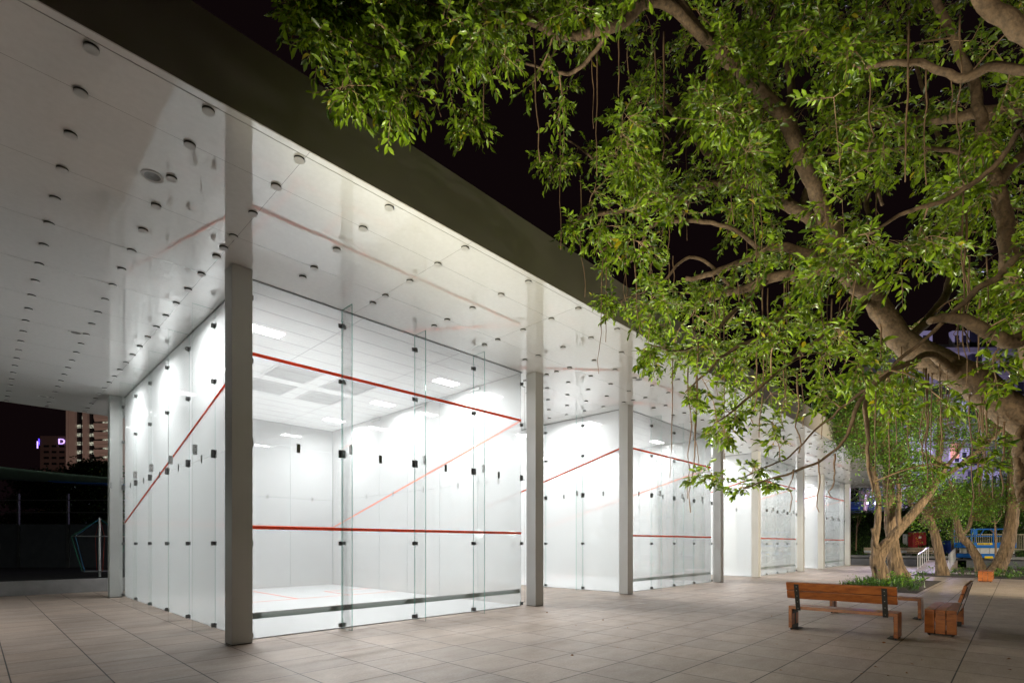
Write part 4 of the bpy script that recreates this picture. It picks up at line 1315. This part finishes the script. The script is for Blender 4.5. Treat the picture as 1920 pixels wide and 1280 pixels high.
def text_obj(name, s, size, loc, mat, parent, rz=0, ext=.002):
    cu = bpy.data.curves.new(name, 'FONT')
    cu.body = s; cu.size = size; cu.extrude = ext; cu.align_x = 'CENTER'; cu.align_y = 'CENTER'
    tmp = bpy.data.objects.new(name + '_tmp', cu)
    col.objects.link(tmp)
    dg = bpy.context.evaluated_depsgraph_get()
    me = bpy.data.meshes.new_from_object(tmp.evaluated_get(dg))
    bpy.data.objects.remove(tmp)
    bpy.data.curves.remove(cu)
    me.materials.clear(); me.materials.append(mat)
    o = bpy.data.objects.new(name, me)
    col.objects.link(o)
    o.parent = parent
    o.location = loc
    o.rotation_euler = (math.pi / 2, 0, rz)
    return o
# Hebrew-like block lettering on the yellow sign, too small to read in the photo
b = MB(); xx = X(1833)
for i, ww in enumerate((1.6, .7, 1.7, 1.2, .5, 1.8, 1.1, -1, 1.5, -1, 1.7, 1.2, .6, 1.8)):
    if ww < 0: xx += 1.0 * u; continue
    b.box(xx, xx + ww * u * .8, -.034, -.029, Z(1020.4), Z(1020.4) + .028)
    b.box(xx + ww * u * .55, xx + ww * u * .8, -.034, -.029, Z(1020.4) + .028, Z(1017.8))
    b.box(xx, xx + ww * u * .45, -.034, -.029, Z(1018.3), Z(1017.8))
    xx += (ww + .45) * u
b.build('sign_lettering', M['black'], sg)
text_obj('platform_lettering', 'C', .14, (X(1867), -.026, Z(1019.2)), M['white'], t_)
text_obj('platform_lettering', 'DE', .14, (X(1894.5), -.026, Z(1019.2)), M['white'], t_)
text_obj('platform_number', '225', .14, (X(1898), -.026, Z(1023.6)), M['black'], t_)
b = MB(); b.box(X(1846), X(1862), -.008, -.001, Z(1046), Z(1042)); b.build('warning_strip', M['yellow'], t_)

# metal fence and pale wall behind the lift
t_ = facing('metal_fence', 'cream metal bar fence behind the blue lift', 'fence', 1870, 40.5, .45)
u = pxm(40.5); M['cream'] = simple('cream_paint', (0.52, 0.46, 0.33), 0.5)
x0_, x1_ = (1795 - 1870) * u, (1960 - 1870) * u
b = MB(); b.box(x0_, x1_, 0, .05, zc(1001, 40.5) - .5, zc(1001, 40.5) - .43); b.box(x0_, x1_, 0, .05, zc(1030, 40.5) - .45, zc(1030, 40.5) - .40); b.build('rails', M['cream'], t_)
b = MB(); xx = x0_
while xx < x1_: b.box(xx, xx + .035, .01, .04, zc(1030, 40.5) - .40, zc(1001, 40.5) - .5); xx += .165
b.build('bars', M['cream'], t_)
M['mossy'] = simple('mossy_concrete', (0.20, 0.21, 0.14), 0.9, 0, 0.35, 3, 0.4)
b = MB(); b.box(x0_, x1_, -.02, .2, 0, zc(1030, 40.5) - .455); b.build('base_wall', M['mossy'], t_)

# ------------------------------------------------------------------ lamps and blue lit fence at the top of the slope
M['violet'] = emit('violet_lamp', (0.45, 0.35, 1.0), 30)
M['bluepaint'] = simple('blue_fence_paint', (0.05, 0.16, 0.34), 0.5)
t_ = facing('slope_fence', 'blue railing lit violet at the top of the grass slope', 'fence', 1625, 64, 4.9)
u = pxm(64)
b = MB()
for zz in (.3, 1.0, 1.7): b.box(-32 * u, 40 * u, 0, .05, zz, zz + .06)
b.build('rails', M['bluepaint'], t_)
b = MB()
for i in range(46): b.box(-32 * u + i * .103, -32 * u + i * .103 + .03, .01, .04, .3, 1.7)
b.build('bars', M['bluepaint'], t_)
for (px, py, d_, lab) in ((1627, 943, 61, 'left of the two violet lamps close together above the slope'), (1641, 943, 61, 'right of the two violet lamps close together above the slope'),
                          (1764, 934, 62, 'violet lamp shining through the leaves left of the blue lift')):
    p = P(px, py, d_)
    g0 = 4.9
    t_ = thing('street_lamp', lab, 'lamp', (p.x, p.y, g0), group='violet lamps on the hill')
    b = MB(t_.location); b.tube([(p.x, p.y, g0 - .3), (p.x, p.y, p.z - .1)], .04, 8); b.build('post', M['black'], t_)
    b = MB(t_.location)
    for k_ in range(6):
        a0, a1 = math.pi * k_ / 6, math.pi * (k_ + 1) / 6
    b.tube([(p.x, p.y, p.z - .11), (p.x, p.y, p.z - .05), (p.x, p.y, p.z + .05), (p.x, p.y, p.z + .11)], [.04, .085, .085, .04], 12)
    b.build('bulb', M['violet'], t_, smooth=True)
    ld = bpy.data.lights.new('violet_lamp_light', 'POINT'); ld.energy = 160; ld.color = (.5, .42, 1.0); ld.shadow_soft_size = .25
    lo = bpy.data.objects.new('violet_lamp_light', ld); col.objects.link(lo); lo.parent = t_; lo.location = (-.5, .0, p.z - g0 + .1)

# apartment building on the hill
d = 88.0
u = pxm(d)
t_ = facing('apartment_building', 'violet grey apartment block with balconies on the hill behind the garden trees', 'building', 1800, d, 0)
M['bld'] = simple('grey_render', (0.25, 0.235, 0.25), 0.85, 0, 0.3, .6)
M['bld_light'] = simple('pale_render', (0.50, 0.49, 0.56), 0.8, 0, 0.15, .8)
M['glass_dark'] = simple('dark_window', (0.03, 0.03, 0.045), 0.15)
Xb = lambda px: (px - 1800) * u
Zb = lambda py: zc(py, d)
b = MB(); b.box(Xb(1700), Xb(2000), 1.2, 12, 0, Zb(640)); b.build('wall', M['bld'], t_)
for (pa, pb) in ((925, 905), (865, 872 - 0), (0, 0)):
    pass
fl_h = 44.0
for k_ in range(7):
    yb_ = 925 - fl_h * k_
    b = MB(); b.box(Xb(1702), Xb(1998), -.25, 1.2, Zb(yb_), Zb(yb_ - 9)); b.build('balcony_slab', M['bld'], t_)
    for (pa, pb, mm) in ((1712, 1752, 'bld_light'), (1790, 1822, 'bld_light'), (1826, 1845, 'glass_dark'), (1848, 1878, 'bld_light'), (1890, 1930, 'bld')):
        if (k_ * 7 + pa) % 5 == 0: continue
        b = MB(); b.box(Xb(pa), Xb(pb), .4, 1.19, Zb(yb_ - 9), Zb(yb_ - fl_h + 1)); bay = b.build('bay', M[mm], t_)
        b = MB()
        for w0 in (pa + 4, (pa + pb) / 2 + 2):
            b.box(Xb(w0), Xb(w0 + (pb - pa) / 2 - 8), .37, .399, Zb(yb_ - 16), Zb(yb_ - 34))
        b.build('window', M['glass_dark'], bay)
b = MB(); b.box(Xb(1779), Xb(1793), -.6, -.3, Zb(859), Zb(832))
b.build('lit_sign', emit('pink_lit_sign', (1.0, 0.42, 0.40), .75), t_)
lamp('added_hill_fill', 'POINT', 24000, tuple(P(1770, 900, 74)), (.66, .58, 1.0), size=1.0)  # added violet fill in front of the apartment facade

# ------------------------------------------------------------------ left: towers, trees, sail, climbing frame
d = 190.0
u = pxm(d)
t_ = facing('office_tower', 'tall pink stone office tower with lit windows and angular balconies at the far left', 'building', 160, d, 0)
Xt = lambda px: (px - 160) * u
Zt = lambda py: zc(py, d)
M['stone'] = simple('pink_stone', (0.40, 0.32, 0.285), 0.7, 0, 0.12, .3)
M['bldglass'] = simple('night_glazing', (0.012, 0.012, 0.014), 0.2)
tn = NT('lit_office')
vv = tn.noise(1.1, 3, .6, mapping=(1, 1, 1.6)); cc = tn.ramp(vv, [(.38, (.02, .02, .02)), (.5, (.34, .33, .25)), (.66, (.85, .83, .66))])
en = tn.n('ShaderNodeEmission'); en.inputs[1].default_value = .55; tn.l(cc, en.inputs[0]); M['office'] = tn.done(en.outputs[0])
b = MB(); b.box(Xt(124.5), Xt(246), 1.0, 30, 0, Zt(560)); b.build('glazing', M['bldglass'], t_)
for (pa, pb) in ((123.5, 127), (128, 129.5), (130.5, 140), (154.5, 163.5), (226, 246)):
    b = MB(); b.box(Xt(pa), Xt(pb), 0 if pa != 128 else .3, 1.0, 0, Zt(558)); b.build('pier', M['stone'], t_)
b = MB(); b.box(Xt(124), Xt(132), .5, 1.05, 0, Zt(559)); b.build('recess', M['stone'], t_)
k_ = 0
py = 866.0
while py > 700:
    for (pa, pb) in ((140.6, 147.5), (150, 154.2), (164, 177)):
        if (int(py) * 3 + int(pa)) % 4 != 0:
            b = MB(); b.box(Xt(pa), Xt(pb), .9, .98, Zt(py), Zt(py - 6.5)); b.build('lit_window', M['office'], t_)
    # angular balcony
    b = MB()
    xs = (178, 183, 200, 226)
    v0 = [(Xt(178.5), -.2), (Xt(183.5), -2.0), (Xt(226), -2.0), (Xt(226), 1.0), (Xt(178.5), 1.0)]
    za, zb_ = Zt(py + 3), Zt(py - 3)
    n0 = len(b.v)
    lift_ = [-.6, .55, .55, .55, -.6]
    b.v += [(x, y, za + lf) for (x, y), lf in zip(v0, lift_)] + [(x, y, zb_ + lf) for (x, y), lf in zip(v0, lift_)]
    for q in range(5): b.f.append((q, (q + 1) % 5, 5 + (q + 1) % 5, 5 + q)); b.m.append(0)
    b.f.append((4, 3, 2, 1, 0)); b.f.append((5, 6, 7, 8, 9)); b.m += [0, 0]
    b.build('balcony', M['stone'], t_)
    b = MB(); b.box(Xt(189), Xt(204), .9, .98, Zt(py - 5), Zt(py - 13)); b.build('lit_window', M['office'], t_)
    py -= 16.2
lamp('added_tower_fill', 'SPOT', 70000, tuple(P(100, 960, 120)), (1.0, .72, .60), tuple(P(160, 800, 190)), size=1).data.spot_size = .9  # added spot that lights the tower facade; no such source stands there
d = 230.0
u = pxm(d)
t_ = facing('hotel_block', 'dim brown block with a violet letter D near its roof, left of the tower', 'building', 100, d, 0)
M['brownwall'] = simple('brown_render', (0.17, 0.115, 0.105), 0.85, 0, 0.1, .2)
Xh = lambda px: (px - 100) * u
Zh = lambda py: zc(py, d)
b = MB(); b.box(Xh(75), Xh(150), 0, 25, 0, Zh(817)); b.build('wall', M['brownwall'], t_)
b = MB(); b.box(Xh(76.5), Xh(81), -.3, -.01, 0, Zh(836)); b.box(Xh(93), Xh(96), -.3, -.01, 0, Zh(836)); b.box(Xh(107), Xh(110), -.3, -.01, 0, Zh(836)); b.build('pilasters', M['brownwall'], t_)
for r_ in range(4):
    for (pa, pb) in ((82, 92), (97, 106), (111, 121)):
        b = MB(); b.box(Xh(pa), Xh(pb), -.05, -.01, Zh(838 + r_ * 11), Zh(834 + r_ * 11)); b.build('window', M['bldglass'], t_)
M['neon'] = emit('violet_neon', (0.55, 0.36, 1.0), 1.5)
M['neon_blue'] = emit('blue_neon', (0.12, 0.06, 1.0), 1.2)
o = text_obj('letter_sign', 'D', 3.6, (Xh(116.6), -.35, Zh(828)), M['neon'], t_, ext=.12)
o.data.transform(__import__('mathutils').Matrix.Diagonal((1.18, .92, 1, 1)))
b = MB(); b.box(Xh(69.8), Xh(71.2), -.2, .1, Zh(840), Zh(827)); b.box(Xh(71.2), Xh(74), -.1, .0, Zh(831), Zh(829.5)); b.build('neon_blade', M['neon'], t_)
b = MB(); b.box(Xh(72.4), Xh(73.8), -.2, .1, Zh(834), Zh(822)); b.box(Xh(71.2), Xh(72.4), -.1, 0, Zh(836), Zh(834.8)); b.box(Xh(73.8), Xh(75), -.1, .0, Zh(827), Zh(826)); b.build('neon_blade', M['neon_blue'], t_)

for (px, d_, rx, ry, py, n, lab) in ((175, 62, 45, 26, 892, 12000, 'black silhouetted tree in front of the office tower'), (95, 66, 70, 16, 905, 12000, 'low dark tree in front of the block with the violet letter')):
    garden_tree(lab, gb(px, d_), [[(px, HOR + 24, d_, 8), (px, py + 20, d_, 6), (px, py, d_, 3)]], [(px, py, rx, ry, d_, 2, n), (px + 10, py + 35, rx * 1.4, ry, d_, 2, n // 2), (px, py + 70, rx * 1.5, ry, d_, 2, n // 2)], 'dark trees behind the playground', lsize=.3, mat='leaf_dark', name='background_tree', spread=.7)
# shade sail
d = 30.0
M['sail'] = simple('dark_green_sail', (0.30, 0.42, 0.32), 0.7)
M['sailblue'] = simple('blue_sail', (0.05, 0.22, 0.75), 0.6)
def sail(name, lab, corners, mat, sag):
    t_pts = [[None] * 9 for _ in range(9)]
    c = [Vector(q) for q in corners]
    b = MB(c[0])
    for i in range(9):
        for j in range(9):
            a_, b_ = i / 8, j / 8
            p = c[0] * (1 - a_) * (1 - b_) + c[1] * a_ * (1 - b_) + c[2] * a_ * b_ + c[3] * (1 - a_) * b_
            p = p - Vector((0, 0, sag * (math.sin(math.pi * a_) + math.sin(math.pi * b_)) * .5))
            b.v.append(tuple(p - c[0]))
    for i in range(8):
        for j in range(8):
            k2 = i * 9 + j
            b.f.append((k2, k2 + 9, k2 + 10, k2 + 1)); b.m.append(0)
    o = b.build(name, mat, smooth=True)
    s_ = o.modifiers.new('thick', 'SOLIDIFY'); s_.thickness = .02
    return tag(o, lab, 'shade sail')
sail('shade_sail', 'dark green shade sail stretched over the playground at the far left', [P(-80, 865, 27), P(260, 899, 27), P(240, 908, 33), P(-80, 893, 33)], M['sail'], .1)
sail('shade_sail', 'narrow blue shade sail just below the green one beside the back column', [P(90, 901, 31), P(262, 905, 31), P(262, 911, 35), P(120, 904, 35)], M['sailblue'], .1)
# playground fence and dark wall
t_ = facing('playground_fence', 'dark tall playground fence with rails behind the rope climber', 'fence', 100, 34, 0)
u = pxm(34)
b = MB()
for px_ in (-60, 33, 126, 219, 300): b.box((px_ - 100) * u - .06, (px_ - 100) * u + .06, 0, .12, 0, zc(925, 34))
b.build('posts', M['steel'], t_)
b = MB()
for py_ in (938, 961): b.box((-60 - 100) * u, 200 * u, -.03, -.001, zc(py_, 34), zc(py_, 34) + .05)
b.build('rails', M['steel_light'], t_)
b = MB(); b.box(-160 * u, 200 * u, .15, .3, 0, zc(982, 34)); b.build('panel', M['dark_concrete'], t_)
# rope climber
t_ = facing('rope_climber', 'playground rope climber with steel pole and green ropes beside the back column', 'climbing frame', 187, 24.5, 0)
d = 24.5; u = pxm(d)
M['rope_green'] = simple('green_rope', (0.04, 0.35, 0.20), 0.7); M['rope_blue'] = simple('blue_rope', (0.04, 0.22, 0.42), 0.7); M['rope_red'] = simple('red_rope', (0.4, 0.06, 0.04), 0.7)
b = MB(); b.tube([(0, 0, 0), (0, 0, zc(971, d))], .055, 14); b.tube([(0, 0, zc(971, d)), (0, 0, zc(969, d))], [.062, .03], 14); b.build('pole', M['steel_light'], t_)
b = MB(); zt = zc(1005, d)
ring = [(1.1 * math.cos(a_), 1.1 * math.sin(a_), zt) for a_ in [k_ * math.pi / 3 + .3 for k_ in range(7)]]
b.tube(ring, .02, 6)
for q in ring[:6]: b.bar((0, 0, zt), q, .03, .03)
b.build('upper_ring', M['steel_light'], t_)
z2 = zc(1070, d)
ring2 = [(.62 * q[0], .62 * q[1], z2) for q in ring]
b = MB(); b.tube(ring2, .02, 6); 
for q in ring2[:6]: b.bar((0, 0, z2), q, .03, .03)
b.build('lower_ring', M['steel'], t_)
for i, q in enumerate(ring[:6]):
    b = MB(); b.tube([(0, 0, zc(972, d)), q], .010, 5); b.tube([q, ((q[0] + ring2[i][0]) / 2, (q[1] + ring2[i][1]) / 2, (zt + z2) / 2 - .02), ring2[i]], .010, 5)
    b.build('rope', M[('rope_green', 'rope_blue', 'rope_red')[i % 3]], t_)
# fallen leaves on the paving
dl = []
for i in range(46):
    px, py = rng.uniform(1000, 1900), rng.uniform(1085, 1270)
    p = G(px, py)
    if 10 < p.x < 14 and .5 < p.y < 3.2: continue
    dl.append((p.x, p.y, .012))
dl = np.array(dl)
L = rng.uniform(.03, .07, len(dl))
tag(leaves('fallen_leaves', dl, np.column_stack((rng.normal(0, 1, len(dl)), rng.normal(0, 1, len(dl)), rng.normal(0, .1, len(dl)))), L, L * .5, M['dead'], simple_=True), 'small brown fallen leaves scattered on the paving', 'leaves', kind='stuff')
